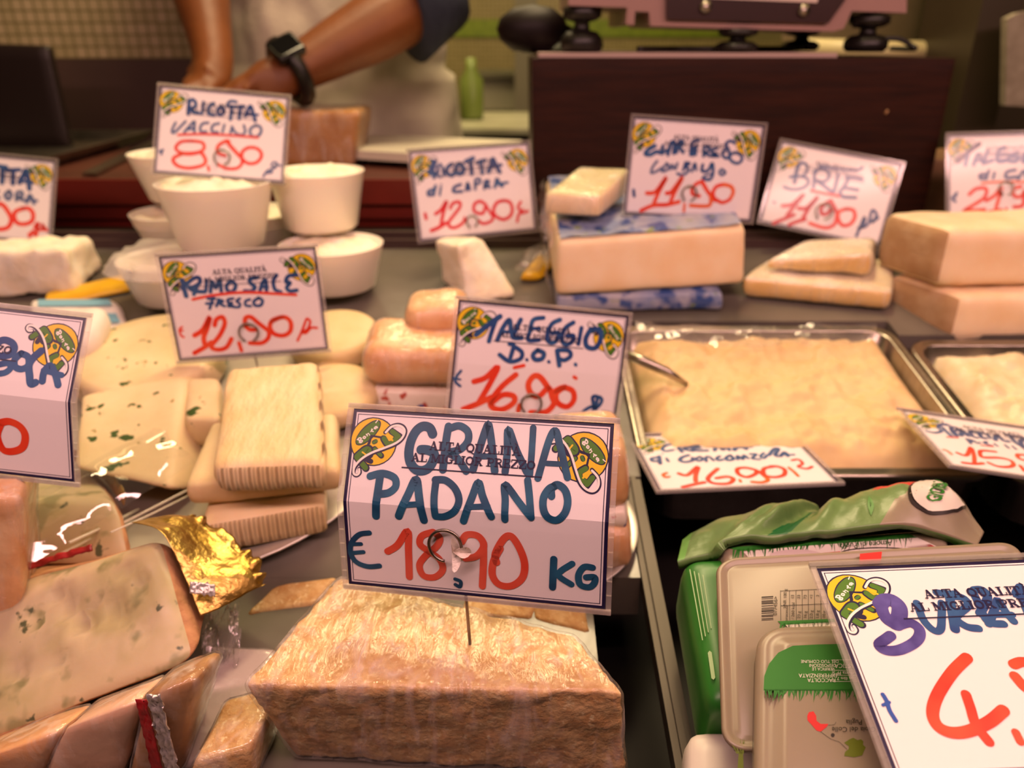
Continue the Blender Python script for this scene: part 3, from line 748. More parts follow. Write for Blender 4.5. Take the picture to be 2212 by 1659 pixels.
# goat ricotta wedge
P = [A(992, 532, .755), A(1042, 510, .79), A(1118, 655, .765), A(1008, 655, .745), A(938, 520, .80), A(985, 508, .83), A(1080, 640, .83), A(956, 638, .80)]
for i in (2, 3, 6, 7): P[i].z = dz(P[i].y) + .0025
one('ricotta_wedge', 'slanting white wedge of curd under the crimson 12.90 tag', 'cheese', hexa(P, r=.006, res=.004, amp=.0022, ns=60, seed=12), ricotta)
# small yellow packet beside it
P = bx((1128, 590), (1172, 600), (1166, 650), (1116, 655), .80, (.02, .05, .01))
for i in (2, 3, 6, 7): P[i].z = dz(P[i].y) + .002
P2 = [p + V((-.012, .03, 0)) for p in P]
yk = thing('yellow_packet', 'small yellow packet between the white wedge and the large block', 'packet', V((P[3] + P[6]) / 2))
mk('packet', hexa(P, r=.004, amp=.002, ns=50, seed=2), yellowp, yk)
mk('clear_end', grow(hexa([p + V((-.003, .0, .012)) for p in P], r=.004, amp=.004, ns=40, seed=5), .001), film2, yk)

# square cheeses: wrapped pack, big block, small block
P = bx((1330, 655), (1562, 648), (1560, 692), (1330, 698), (.735, .74), (0, .13, .026))
P[0].x -= .06; P[3].x -= .06; P[4].x -= .06; P[7].x -= .06
for i in (2, 3, 6, 7): P[i].z = dz(P[i].y) + .002
zt1 = [dz(P[i].y) + .020 for i in (0, 1, 4, 5)]
for i, z in zip((0, 1, 4, 5), zt1): P[i].z = z
one('wrapped_pack', 'blue and grey printed pack lying flat under the big pale block', 'cheese', hexa(P, r=.005, amp=.0012, ns=45, seed=21), bluewrap)
P = bx((1205, 522), (1612, 490), (1606, 640), (1200, 662), (.728, .752), (.006, .165, .030))
P[4] = P[4] + V((-.012, 0, .004)); P[7] = P[7] + V((-.012, 0, 0))
for i in (2, 3, 6, 7): P[i].z = dz(P[i].y) + .0225
big = thing('cheese_block', 'big pale rectangular cheese block with blue wrapper on top', 'cheese', V((P[3] + P[6]) / 2))
vf = hexa(P, r=.007, res=.006, amp=.0010, ns=28, seed=22)
mk('paste', vf, pale, big)
bigP = [V(p) for p in P]
def wrapf(u, v_):
    p = (bigP[0] * (1 - u) + bigP[1] * u) * (1 - v_) + (bigP[4] * (1 - u) + bigP[5] * u) * v_
    n_ = frac(V((p.x * 50, p.y * 50, 3.3)), 3)
    return p + V((0, 0, .0022 + .0018 * n_))
mk('wrapper', sheet(lambda u, v_: wrapf(.015 + u * .96, .02 + v_ * .96), 50, 24), bluewrap, big)
def wside(u, v_):
    p = (bigP[0] * (1 - u) + bigP[4] * u) * (1 - v_) + (bigP[3] * (1 - u) + bigP[7] * u) * v_
    n_ = frac(V((p.y * 40, p.z * 60, 1.3)), 3)
    return p + V((-.004 - .004 * n_ - .004 * math.sin(v_ * 3), -.002, 0))
mk('film_side', sheet(wside, 24, 16), film2, big)
zt = max(wrapf(a, b).z for a in (.02, .1, .2) for b in (.02, .2, .4)) + .0025
P = [A(1176, 405, .765), A(1296, 424, .748), None, None]
hgt = P[1].z - zt
zt_ = max(P[0].z, P[1].z)
P[0].z = P[1].z = P[1].z
P[2] = V((P[1].x, P[1].y, zt)); P[3] = V((P[0].x, P[0].y, zt))
B4 = A(1251, 358, .825); B5 = A(1362, 366, .815); B5.z = B4.z
P = P + [B4, B5, V((B5.x, B5.y, zt + .012)), V((B4.x, B4.y, zt + .012))]
sb = thing('cheese_piece', 'small pale cheese block wrapped in film, sitting on the big block', 'cheese', V((P[3] + P[6]) / 2))
vf = hexa(P, r=.005, amp=.0007, ns=30, seed=23, sides={'t': 1})
mk('paste', vf, [pale, M('greenish_top', h('d9cfa0'), h('c4b888'), 40, .6, .0006, 90)], sb)
mk('cling_film', grow(vf, .0008), film, sb)

# brie wedges
P = [A(1592, 632, .765), A(1930, 640, .735), A(1915, 702, .735), A(1600, 664, .765), A(1650, 618, .81), A(1925, 585, .81), A(1925, 640, .81), A(1650, 648, .81)]
for i in (2, 3, 6, 7): P[i].z = dz(P[i].y) + .0025
for i in (0, 1, 4, 5): P[i].z = dz(P[i].y) + .024
lo_ = thing('brie_wedge', 'lower soft cheese wedge lying on the deck under its twin', 'cheese', V((P[3] + P[6]) / 2), 'soft white-rind wedges')
vf = hexa(P, r=.008, amp=.0014, ns=40, seed=31, sides={'t': 1, 'd': 1, 'r': 1, 'b': 1})
mk('paste', vf, [brie_paste, brie_rind], lo_); mk('cling_film', grow(vf, .0008), film, lo_)
Q = [A(1645, 598, .775), A(1888, 545, .758), A(1880, 606, .758), A(1640, 628, .775), A(1740, 520, .805), A(1890, 530, .805), A(1890, 575, .805), A(1740, 590, .805)]
for i in (2, 3, 6, 7): Q[i].z = dz(Q[i].y) + .027
Q[0].z = Q[3].z + .010; Q[1].z = Q[2].z + .026; Q[4].z = Q[7].z + .020; Q[5].z = Q[6].z + .022
up_ = thing('brie_wedge', 'upper soft cheese wedge with wrinkled white rind below the slanted tag', 'cheese', V((Q[3] + Q[6]) / 2), 'soft white-rind wedges')
vf = hexa(Q, r=.008, amp=.0016, ns=40, seed=32, sides={'t': 1, 'd': 1, 'r': 1, 'b': 1})
mk('paste', vf, [brie_paste, brie_rind], up_); mk('cling_film', grow(vf, .0008), film, up_)

# stacked goat taleggio at right
def stack(cy_, x0, ztop, zbot, label, seed, dxl, dyl):
    xr_ = x0 + .20
    P = [V((x0, cy_, ztop)), V((xr_, cy_ + .01, ztop)), V((xr_, cy_ + .01, zbot)), V((x0, cy_, zbot))]
    P = P + [V((x0 + dxl, cy_ + dyl, ztop)), V((xr_, cy_ + dyl + .02, ztop)), V((xr_, cy_ + dyl + .02, zbot)), V((x0 + dxl, cy_ + dyl, zbot))]
    t = thing('cheese_slab', label, 'cheese', V((P[3] + P[6]) / 2), 'pale slabs stacked at the right edge')
    vf = hexa(P, r=.013, amp=.0014, ns=40, seed=seed, sides={'l': 1})  # left face greyer: side shading put into its rind colour
    mk('paste', vf, [pale, goat_rind_shaded], t)
zb0 = dz(.76) + .0175
b1 = A(2076, 640, .695)
stack(.695, b1.x, b1.z, A(2076, 748, .695).z, 'lower pale slab of the right-hand stack, above the rear of the end tray', 41, -.036, .085)
b2 = A(2052, 494, .712)
stack(.712, b2.x, b2.z, b1.z + .002, 'upper pale slab of the right-hand stack, under the 21.90 tag', 42, -.026, .085)
SLZ = A(2076, 748, .695).z

# ================================================================ round plate with salted curd
def plate_round(cx, cy, r, label, lift=.002):
    prof = [(.0005, 0), (r * .84, 0), (r * .90, .001), (r * .99, .006), (r, .007), (r * .99, .0078), (r * .88, .0040), (.0005, .0036)]
    vf = lathe(prof, (cx, cy, 0), 72)
    vs = [V((v.x, v.y, v.z + dz(v.y) + lift)) for v in vf[0]]
    return one('round_plate', label, 'plate', (vs, vf[1]), platem)
pcx, pcy, pr = -.238, .540, .150
plate_round(pcx, pcy, pr, 'round steel plate under the white curd cheeses at left')
def pz(y, hh=0): return dz(y) + .0075 + hh
CG = 'fresh white cheeses on the round plate'
def pblock(name, label, F, B, z0, th, seed, mat=(primo, primor), r=.007, ridge=None, amp=.0009, tilt=0, **kw):
    """F: front-left, front-right image points; B: back-left, back-right; on the deck plane raised z0 above the plate, thickness th (top passes through the points)"""
    T_ = [Dk(*F[0], .0075 + z0 + th), Dk(*F[1], .0075 + z0 + th), Dk(*B[0], .0075 + z0 + th), Dk(*B[1], .0075 + z0 + th)]
    dn = V((0, 0, -th))
    P = [T_[0], T_[1], T_[1] + dn, T_[0] + dn, T_[2], T_[3], T_[3] + dn, T_[2] + dn]
    vf = hexa(P, r=r, amp=amp, ns=55, seed=seed, res=.0045, sides={'f': 1, 'r': 1, 'b': 1} if isinstance(mat, tuple) else None, **kw)
    return one(name, label, 'cheese', vf, list(mat) if isinstance(mat, tuple) else mat, CG)
pblock('fresh_cheese_block', 'bottom white cheese block with ribbed side, nearest the plate rim', [(428, 1138), (702, 1090)], [(470, 1000), (700, 985)], 0, .024, 51, r=.005)
pblock('fresh_cheese_block', 'smooth middle white cheese slab under the tilted ribbed one', [(392, 1050), (738, 1015)], [(455, 905), (728, 885)], .0255, .018, 52, mat=primo)
pblock('fresh_cheese_block', 'top white cheese block with woven skin and ribbed edge facing forward', [(452, 1010), (706, 1002)], [(487, 788), (690, 772)], .0445, .022, 53, r=.009, mat=(primow, primor))
pblock('herb_cheese_piece', 'herb-flecked cheese piece wedged between the leaning slice and the woven block', [(396, 905), (478, 905)], [(402, 812), (476, 808)], .010, .026, 54, mat=herb)
# leaning herb slice (half disc) in front
f0 = A(150, 1012, .462); f1 = A(372, 1062, .450); g0 = A(166, 852, .545); g1 = A(398, 806, .560)
th_ = V((.012, .026, -.016))
def hw(u, v_, w_):
    return u, v_, w_ * (1 - .10 * (2 * u - 1.1) ** 2 * 0) 
vf = hexa([g0, g1, f1, f0, g0 + th_, g1 + th_, f1 + th_, f0 + th_], r=.008, amp=.0008, ns=40, seed=55, res=.005)
one('herb_cheese_slice', 'large herb-speckled white cheese slice leaning behind the left tag', 'cheese', vf, herb, CG)
# drum behind it
def drum(cx, cy, r, z0, th, label, mat, seed, name='fresh_cheese_drum', arc=None):
    prof = [(.0005, 0), (r - .006, 0), (r - .0015, .002), (r, .007), (r, th - .007), (r - .0015, th - .002), (r - .006, th), (r * .6, th + .0008), (.0005, th + .001)]
    vf = lathe(prof, (cx, cy, 0), 64, lambda an, z: (.006 * math.sin(an * 40) if .004 < z < th - .004 else 0) + .01 * frac(V((math.cos(an) * 2, math.sin(an) * 2, seed)), 2))
    vs = [V((v.x, v.y, v.z + dz(v.y) + z0)) for v in vf[0]]
    return one(name, label, 'cheese', (vs, vf[1]), mat, CG)
c_ = Dk(330, 764, .030)
drum(c_.x - .002, c_.y, .062, .009, .026, 'round herb cheese behind the leaning slice, under the 12.90 tag', herb, 56)
c_ = A(726, 715, .655)
drum(c_.x - .002, c_.y, .040, .0085, .021, 'round ribbed white cheese right of the 12.90 tag', primo, 57)
c_ = A(715, 812, .575)
drum(c_.x, c_.y, .038, .0085, .016, 'lower round white cheese, at the right rear of the plate', primo, 58)

# packs at the left back
P = bx((150, 745), (206, 728), (206, 840), (120, 850), .60, (.0, .05, .02)); 
for i in (2, 3, 6, 7): P[i].z = dz(P[i].y) + .0165
for i in (0, 3, 4, 7): P[i].x -= .05
one('white_bag', 'white knotted bag behind the left tag, beside the herb cheese', 'bag', hexa(P, r=.022, amp=.003, ns=30, seed=61), waxp)
P = [A(60, 720, .665), A(282, 700, .672), A(292, 745, .668), A(70, 770, .66), A(70, 665, .735), A(250, 662, .735), A(275, 690, .735), A(80, 700, .735)]
for i in (2, 3, 6, 7): P[i].z = dz(P[i].y) + .002
for i in (0, 1): P[i].z = dz(P[i].y) + .016
for i in (4, 5): P[i].z = dz(P[i].y) + .018
sp_ = thing('striped_packet', 'white packet with sky blue stripes on the deck behind the left tag', 'packet', V((P[3] + P[6]) / 2))
vf = hexa(P, r=.008, amp=.001, ns=30, seed=62)
mk('packet', vf, waxp, sp_)
def strip(u0, u1, w0, w1, m_):
    def f(u, v_):
        uu = u0 + (u1 - u0) * u; ww = w0 + (w1 - w0) * v_
        top = P[0] * (1 - uu) + P[1] * uu; bot = P[3] * (1 - uu) + P[2] * uu
        tb = P[4] * (1 - uu) + P[5] * uu
        if ww > 1: return top + (tb - top) * (ww - 1) + V((0, 0, .0018))
        return bot * (1 - ww) + top * ww + V((0, -.0018, 0))
    mk('stripe', sheet(f, 16, 4), m_, sp_)
strip(.12, .94, .52, .80, bluep); strip(.10, .93, 1.25, 1.50, bluep); strip(.1, .93, 1.72, 1.9, bluep)
P = [Dk(100, 664), Dk(283, 628), Dk(287, 634), Dk(102, 672), Dk(106, 650), Dk(276, 610), Dk(276, 612), Dk(106, 652)]
zz = dz(.80) + .003
for i in (2, 3, 6, 7): P[i].z = dz(P[i].y) + .002
for i in (0, 1, 4, 5): P[i].z = P[{0: 3, 1: 2, 4: 7, 5: 6}[i]].z + .009
one('yellow_strip_packet', 'thin yellow packet lying between the curd slab and the tubs', 'packet', hexa(P, r=.003, amp=.0006, seed=63), yellowp)

# ================================================================ washed-rind pieces in the centre
plate_round(.026, .442, .060, 'round steel plate under the washed-rind pieces behind the front tag')
TG_ = 'washed-rind cheese pieces in the centre'
def tpiece(F, Yf, back, label, seed, lift=None, mat=tal, film_=True, r=.014):
    P = bx(*F, Yf, back)
    t = thing('cheese_portion', label, 'cheese', V((P[3] + P[6]) / 2), TG_)
    vf = hexa(P, r=r, amp=.0013, ns=34, seed=seed, res=.005)
    mk('paste', vf, mat, t)
    if film_: mk('cling_film', grow(vf, .0009), film, t)
tpiece([(800, 842), (1010, 852), (1010, 905), (805, 905)], .571, (.0, .085, .017), 'patterned paper pack under the plump orange pieces', 71, mat=printed, film_=False, r=.006)
tpiece([(776, 758), (1000, 760), (1005, 845), (782, 842)], .569, (.0, .06, .012), 'plump orange-rinded piece left of the 16.90 tag', 72)
tpiece([(866, 672), (1010, 665), (1015, 740), (880, 740)], .602, (.0, .045, .009), 'upper rounded piece behind the 16.90 tag, above the plump one', 73)
tpiece([(1180, 1150), (1366, 1152), (1370, 1240), (1180, 1245)], .403, (.0, .06, .012), 'lowest orange piece right of the front tag, on the small plate', 74, r=.009)
tpiece([(1180, 1122), (1356, 1105), (1362, 1150), (1180, 1152)], .408, (.0, .05, .010), 'thin printed pack between two orange pieces right of the front tag', 75, mat=printed, film_=False, r=.005)
tpiece([(1180, 985), (1352, 965), (1366, 1108), (1180, 1120)], .412, (.0, .045, .009), 'upper orange piece peeking out right of the front tag', 76, r=.010)

# ================================================================ trays of soft cheese in the well
def tray(x0, x1, y0, y1, label, mlabel, seed, cheese, cat='tray'):
    def dp(x, y, hh): return V((x, y, dz(y) + hh))
    def ring(ins, hh, rr=.022, n=7):
        o = []
        for cx, cy, a0 in ((x1 - ins - rr, y0 + ins + rr, -90), (x1 - ins - rr, y1 - ins - rr, 0), (x0 + ins + rr, y1 - ins - rr, 90), (x0 + ins + rr, y0 + ins + rr, 180)):
            for i in range(n):
                a_ = R(a0 + 90 * i / (n - 1)); o.append(dp(cx + rr * math.cos(a_), cy + rr * math.sin(a_), hh))
        return o
    lv = [(.006, -.044, .03), (.004, -.006, .028), (.0005, -.006, .024), (.0, -.003, .024), (.0005, -.001, .024), (.0035, .0, .022), (.006, -.0025, .02), (.0085, .0, .018), (.010, -.002, .018), (.012, -.036, .02)]
    rings = [ring(i, z, rr) for i, z, rr in lv]; n = len(rings[0]); vs = sum(rings, []); fs = []
    for k in range(len(rings) - 1):
        for i in range(n): fs.append((k * n + i, k * n + (i + 1) % n, (k + 1) * n + (i + 1) % n, (k + 1) * n + i))
    b = (len(rings) - 1) * n; fs.append(tuple(range(b, b + n)))
    fs.append(tuple(range(n))[::-1])
    one('cheese_tray', label, 'tray', (vs, fs), steel)
    def cf(u, v_):
        x = x0 + .0145 + u * (x1 - x0 - .029); y = y0 + .0155 + v_ * (y1 - y0 - .031)
        e = min(u, 1 - u) * (x1 - x0); g = min(v_, 1 - v_) * (y1 - y0)
        m_ = min(e, g)
        # round the corners of the mass
        cr = .030
        dx = max(0, cr - e); dy = max(0, cr - g)
        if dx > 0 and dy > 0:
            q = math.hypot(dx, dy)
            if q > cr:
                f = cr / q; ex = (cr - dx * f); gy = (cr - dy * f)
                x = (x0 + .0145 + ex) if u < .5 else (x1 - .0145 - ex); y = (y0 + .0155 + gy) if v_ < .5 else (y1 - .0155 - gy)
        k = min(1, m_ / .03)
        z = -.016 + .020 * (k * (2 - k)) + .0066 * frac(V((x * 24, y * 24, seed)), 5) * k + .0040 * frac(V((x * 60, y * 60, seed + 4)), 3) * k
        if m_ < .0005: z = -.034
        return V((x, y, dz(y) + z))
    o = one('soft_cheese', mlabel, 'cheese', sheet(cf, 110, 90), cheese)
    return o
gorgcream = M('creamy_spread', h('e2c694'), h('d8b882'), 30, .6, .0006, 50, sss=.2, spots=((h('dfc48e'), 24, .62, .76),))
strac = M('stretched_curd_cream', h('ecdcb8'), h('e0cb9e'), 40, .4, .0012, 60, sss=.25)
tx0 = A(1356, 1030, .5).x - .0; tx1 = .372
tray(.0975, .3715, .500, .716, 'steel tray holding the creamy yellow spread', 'creamy yellowish soft cheese filling the steel tray beside the rail', 1, gorgcream)
tray(.3735, .66, .490, .690, 'steel tray at the right edge holding white curd cream', 'white curd cream filling the tray at the right edge', 2, strac)
spn = thing('serving_spatula', 'steel spatula handle sunk in the creamy yellow spread', 'spatula', Dk(1480, 828, .008))
mk('handle', tube([Dk(1352, 765, .026), Dk(1390, 780, .023), Dk(1440, 803, .016), Dk(1484, 830, .006)], [.0038, .0045, .004, .002], 10), steel, spn)
def fl(u, v_):
    p = Dk(1372 + u * 520, 742 - v_ * 38 + 10 * math.sin(u * 3.1), .013)
    n_ = frac(V((p.x * 40, p.y * 60, 7.7)), 4)
    p.z += .004 * n_ + .003 - .010 * v_ * 0
    return p
one('film_strip', 'crumpled clear film along the back of the creamy spread', 'film', sheet(fl, 60, 10), film2)

# ================================================================ front left: veined wedge and neighbours
P = [A(-70, 1282, .366), A(352, 1146, .365), A(440, 1438, .305), A(-150, 1664, .280)]
bk = V((.045, .075, -.012)); 
Q = [p + bk for p in P]
Q[0] = Q[0] + V((-.01, 0, -.004)); Q[1] = A(452, 1262, .43); Q[2] = A(474, 1420, .36); Q[3] = Q[3] + V((0, -.01, .012)); Q[2].z = P[2].z + .001
gw = thing('veined_cheese_wedge', 'big veined cheese wedge with gold foil peeled at its corner', 'cheese', V((P[3] + Q[2]) / 2))
def gwarp(u, v_, w_):
    return u, v_, w_
vf = hexa(P + Q, r=.013, res=.0035, amp=.0010, ns=26, seed=81, sides={'r': 1, 't': 1, 'd': 1, 'l': 1, 'b': 1}, nmax=90)
# mould hollows on the cut face
fn = ((P[1] - P[0]).cross(P[3] - P[0])).normalized()
if fn.y > 0: fn = -fn
def onface(u, v_, d): 
    return (P[0] * (1 - u) + P[1] * u) * (1 - v_) + (P[3] * (1 - u) + P[2] * u) * v_ + fn * d
for u, v_, r_, dd in ((.42, .22, .009, .0016), (.50, .33, .011, .0018), (.36, .30, .007, .0012), (.62, .36, .006, .0020), (.60, .46, .007, .0024), (.70, .44, .009, .0018), (.70, .55, .006, .0016), (.30, .62, .006, .0022), (.44, .64, .005, .0020), (.86, .30, .005, .0014), (.84, .62, .006, .0012), (.55, .72, .004, .0014), (.78, .20, .005, .0012)):
    c = onface(u, v_, 0)
    for k_, q in enumerate(vf[0]):
        d2 = (q - c - fn * (q - c).dot(fn)).length_squared * (1 + .8 * math.sin(k_ * .37)) / (r_ * r_)
        if d2 < 1 and (q - c).length < .02: vf[0][k_] = q - fn * dd * 2.4 * (1 - d2) ** 2
mk('paste', vf, [blue, rind], gw)
red = sheet(lambda u, v_: onface(.22 + .42 * u, -.030 + .045 * v_ - .012 * math.sin(u * 3), .001 + .0015 * frac(V((u * 9, v_, 3)), 3)) + V((0, .004, 0)), 40, 4, .0008)
mk('red_foil_edge', red, redfoil, gw)
red = sheet(lambda u, v_: onface(.52 + .20 * u, 1.0 + .05 * v_, .002 + .003 * frac(V((u * 7, v_, 5)), 3)), 20, 4, .0008)
mk('red_foil_scrap', red, redfoil, gw)
# peeled gold foil, curling off the upper right corner
L0 = [A(285, 1128, .372), A(350, 1150, .362), A(395, 1240, .348), A(432, 1330, .332)]
L1 = [A(400, 1128, .395), A(440, 1120, .395), A(540, 1190, .375), A(575, 1262, .36)]
M1 = [A(350, 1108, .392), A(395, 1150, .372), A(468, 1230, .352), A(500, 1310, .340)]
def cur(Ls, t):
    c = crom([tuple(p) for p in Ls], 8); f = t * (len(c) - 1); i = min(len(c) - 2, int(f)); q = f - i
    return V(c[i]) * (1 - q) + V(c[i + 1]) * q
def foil(u, v_):
    a = cur(L0, u); b = cur(M1, u); c = cur(L1, u)
    p = a * (1 - v_) ** 2 + b * 2 * v_ * (1 - v_) * 1.0 + c * v_ ** 2
    n_ = frac(V((p.x * 70, p.y * 70, p.z * 70)), 4)
    jag = .004 * frac(V((u * 14, 2.2, 0)), 2) * (1 if v_ > .9 else 0)
    return p + V((jag, .0, .0009 * n_ * min(1, v_ * 4) + .006 * math.sin(v_ * 3.1) * math.sin(u * 9) * v_ + jag))
mk('gold_foil', sheet(foil, 56, 34, .0003), [goldf], gw)
sl = sheet(lambda u, v_: A(410 + 55 * u, 1255 + 26 * v_ + 8 * u, .338 - .004 * v_) + V((0, 0, .002 * frac(V((u * 8, v_ * 8, 1)), 3))), 14, 8, .0003)
mk('silver_foil_edge', sl, silverf, gw)
def clearsheet(u, v_):
    a = A(452, 1432, .33); b = A(505, 1322, .352)
    p = A(438 + 78 * u, 1440 - 120 * v_ + 10 * math.sin(u * 5), .335 + .02 * v_)
    return p + V((0, .012, .010)) * frac(V((u * 6, v_ * 6, 4.4)), 3)
one('crumpled_film', 'crumpled clear film scrap standing beside the veined wedge', 'film', sheet(clearsheet, 22, 26), clear('stiff_film', 1.5, .06, 3.0, .004, 60, veil=.10))
# second veined piece behind
P = [A(48, 1075, .425), A(262, 1085, .425), A(300, 1185, .405), A(40, 1200, .405)]
Q = [A(70, 1030, .50), A(185, 1010, .50), A(270, 1080, .50), A(60, 1100, .50)]
g2 = thing('veined_cheese_piece', 'second veined piece with foil rim, under the left tag behind the big wedge', 'cheese', V((P[3] + Q[2]) / 2))
P[3] = V((P[3].x, P[3].y - .01, dz(P[3].y) + .012)); P[2] = V((P[2].x, P[2].y - .01, dz(P[2].y) + .012))
Q[2].z = P[2].z; Q[3].z = P[3].z
vf = hexa(P + Q, r=.010, amp=.0010, ns=26, seed=82, sides={'r': 1, 't': 0, 'd': 1, 'l': 1, 'b': 1})
mk('paste', vf, [blue, rind], g2)
def rimf(u, v_):
    q = crom([tuple(A(120, 1006, .495)), tuple(A(185, 1008, .49)), tuple(A(235, 1050, .47)), tuple(A(272, 1100, .445))], 8)
    f = u * (len(q) - 1); i = min(len(q) - 2, int(f)); p = V(q[i]).lerp(V(q[i + 1]), f - i)
    return p + V((.004 * v_, -.002, .009 * v_ + .004 + .003 * frac(V((u * 12, v_ * 3, 1)), 3)))
mk('foil_rim', sheet(rimf, 40, 5, .0003), goldf, g2)
# left wrapped piece
P = bx((-110, 1062), (46, 1075), (50, 1340), (-110, 1420), (.352, .350), (-.02, .055, .006))
lw = thing('wrapped_cheese_piece', 'film-wrapped cheese piece at the left edge beside the veined wedge', 'cheese', V((P[3] + P[6]) / 2))
vf = hexa(P, r=.008, amp=.0014, ns=40, seed=83)
mk('paste', vf, tal, lw); mk('cling_film', grow(vf, .0012), film, lw)
# long clear sheet rising between the pieces
def lsheet(u, v_):
    a = A(60, 1225, .372).lerp(A(418, 1000, .47), u); b = A(130, 1180, .385).lerp(A(400, 985, .485), u)
    up = V((0, .0, .030)) * math.sin(v_ * math.pi * .5)
    return a.lerp(a + V((-.028, .012, .022)), v_) + V((0, 0, .006 * math.sin(v_ * 3.1))) + V((.002, .002, .002)) * frac(V((u * 5, v_ * 3, 2.2)), 2)
ws = one('wrapping_sheet', 'stiff clear wrapping sheet with creases and painted glints above the veined wedge', 'film', sheet(lsheet, 40, 16), clear('crisp_film', 1.5, .05, 2.2, .001, 18, (.3, 1, 1), veil=.03))
crm = clear('film_crease', 1.5, .1, 3.0, veil=.45, veilc=(.95, .9, .75))  # whitish folds, with the sheet's bright reflections put into their colour
for j_, (a_, b_, r_) in enumerate((((150, 1172), (300, 1100), .0009), ((70, 1226), (418, 1052), .0008), ((240, 1150), (416, 1066), .0006))):
    mk('crease', tube([A(*a_, .384), A((a_[0] + b_[0]) / 2, (a_[1] + b_[1]) / 2 + 2, .418), A(*b_, .452)], r_, 6), crm, ws)
# pieces below the wedge
def low(F, Y, back, label, seed, mat=rind, name='wrapped_cheese_chunk', amp=.0012, wrap=True):
    P = bx(*F, Y, back)
    for i in (2, 3, 6, 7): P[i].z = dz(P[i].y) + .002; P[i].y += .004
    t = thing(name, label, 'cheese', V((P[3] + P[6]) / 2), 'wrapped pieces along the front')
    vf = hexa(P, r=.006, amp=amp, ns=50, seed=seed)
    mk('paste', vf, mat, t)
    if wrap: mk('cling_film', grow(vf, .0012), film, t)
    return t
pinkp = M('pinkish_paste', h('e8c0a0'), h('d8a888'), 30, .5, .0008, 60, sss=.2)
low([(-150, 1674), (128, 1578), (135, 1900), (-150, 1930)], (.262, .266), (0, .032, -.014), 'wrapped brownish chunk at the lower left corner', 91, tal)
low([(132, 1574), (300, 1510), (310, 1900), (140, 1900)], (.266, .269), (0, .032, -.014), 'wrapped pale chunk under the veined wedge, second from the corner', 92, pinkp)
lt = low([(306, 1506), (424, 1462), (440, 1900), (322, 1900)], (.268, .272), (0, .034, -.014), 'wrapped chunk with red foil seam below the right end of the veined wedge', 93, M('amber_paste', h('b98a58'), h('8f6238'), 30, .5, .001, 50))
def seam(u, v_):
    p = A(292 + 24 * v_ + 44 * u, 1512 + 190 * u, .2655)
    return p + V((0, -.002, .002)) * frac(V((u * 14, v_ * 6, 8)), 3)
mk('red_foil_seam', sheet(seam, 24, 6, .0004), redfoil, lt)
def seam2(u, v_):
    p = A(316 + 30 * v_ + 50 * u, 1500 + 200 * u, .2650)
    return p + V((0, -.003, .003)) * frac(V((u * 14, v_ * 6, 5)), 3)
mk('film_knot', sheet(seam2, 24, 8, .0004), silverf, lt)

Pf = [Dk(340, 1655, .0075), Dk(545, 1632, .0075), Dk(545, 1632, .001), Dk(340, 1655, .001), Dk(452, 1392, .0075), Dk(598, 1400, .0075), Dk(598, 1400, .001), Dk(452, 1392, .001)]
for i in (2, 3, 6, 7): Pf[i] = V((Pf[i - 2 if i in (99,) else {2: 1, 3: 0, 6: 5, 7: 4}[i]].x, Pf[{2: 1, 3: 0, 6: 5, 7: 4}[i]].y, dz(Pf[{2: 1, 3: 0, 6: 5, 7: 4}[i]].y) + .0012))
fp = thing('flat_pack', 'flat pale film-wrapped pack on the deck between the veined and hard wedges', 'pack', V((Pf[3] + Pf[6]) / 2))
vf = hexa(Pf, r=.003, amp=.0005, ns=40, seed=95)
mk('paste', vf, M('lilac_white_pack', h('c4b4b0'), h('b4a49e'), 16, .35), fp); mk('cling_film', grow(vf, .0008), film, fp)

# ================================================================ front centre: grainy hard cheese
zt = CZ - .278
T0 = [Zp(522, 1480, zt), Zp(1345, 1497, zt - .001), Zp(1328, 1440, zt), Zp(735, 1243, zt)]
yf = T0[0].y
zbt = dz(yf) + .0035
P = [T0[0], T0[1], V((T0[1].x + .006, T0[1].y + .004, zbt)), V((T0[0].x + .014, T0[0].y + .012, zbt)), T0[3], V((Zp(1120, 1335, zt).x, Zp(1120, 1335, zt).y, zt)), None, None]
P[5] = Zp(1240, 1372, zt)
P[6] = V((P[5].x, P[5].y, dz(P[5].y) + .003)); P[7] = V((P[4].x + .006, P[4].y, dz(P[4].y) + .003))
hg = thing('hard_cheese_wedge', 'big film-wrapped wedge of grainy hard cheese carrying the front tag', 'cheese', V((P[3] + P[6]) / 2))
vf = hexa(P, r=.0028, res=.0022, amp=.0015, ns=110, seed=101, octv=6, nmax=120)
mk('paste', vf, grana, hg)
def smooth_grow(vf, off, it=6):
    me = bpy.data.meshes.new('tmp'); me.from_pydata([tuple(v) for v in vf[0]], [], vf[1])
    bm = bmesh.new(); bm.from_mesh(me)
    for _ in range(it): bmesh.ops.smooth_vert(bm, verts=bm.verts, factor=.5, use_axis_x=True, use_axis_y=True, use_axis_z=True)
    bm.normal_update()
    o = [v.co + v.normal * off for v in bm.verts]; bm.free(); bpy.data.meshes.remove(me)
    return o, vf[1]
cfm = clear('taut_cling_film', 1.5, .07, 1.3, .0012, 130, (2.0, .5, 4), veil=.09, veilc=(.95, .85, .82), vn=(70, (1.2, .6, .3), .34))
mk('cling_film', smooth_grow(vf, .0016, 4), cfm, hg)
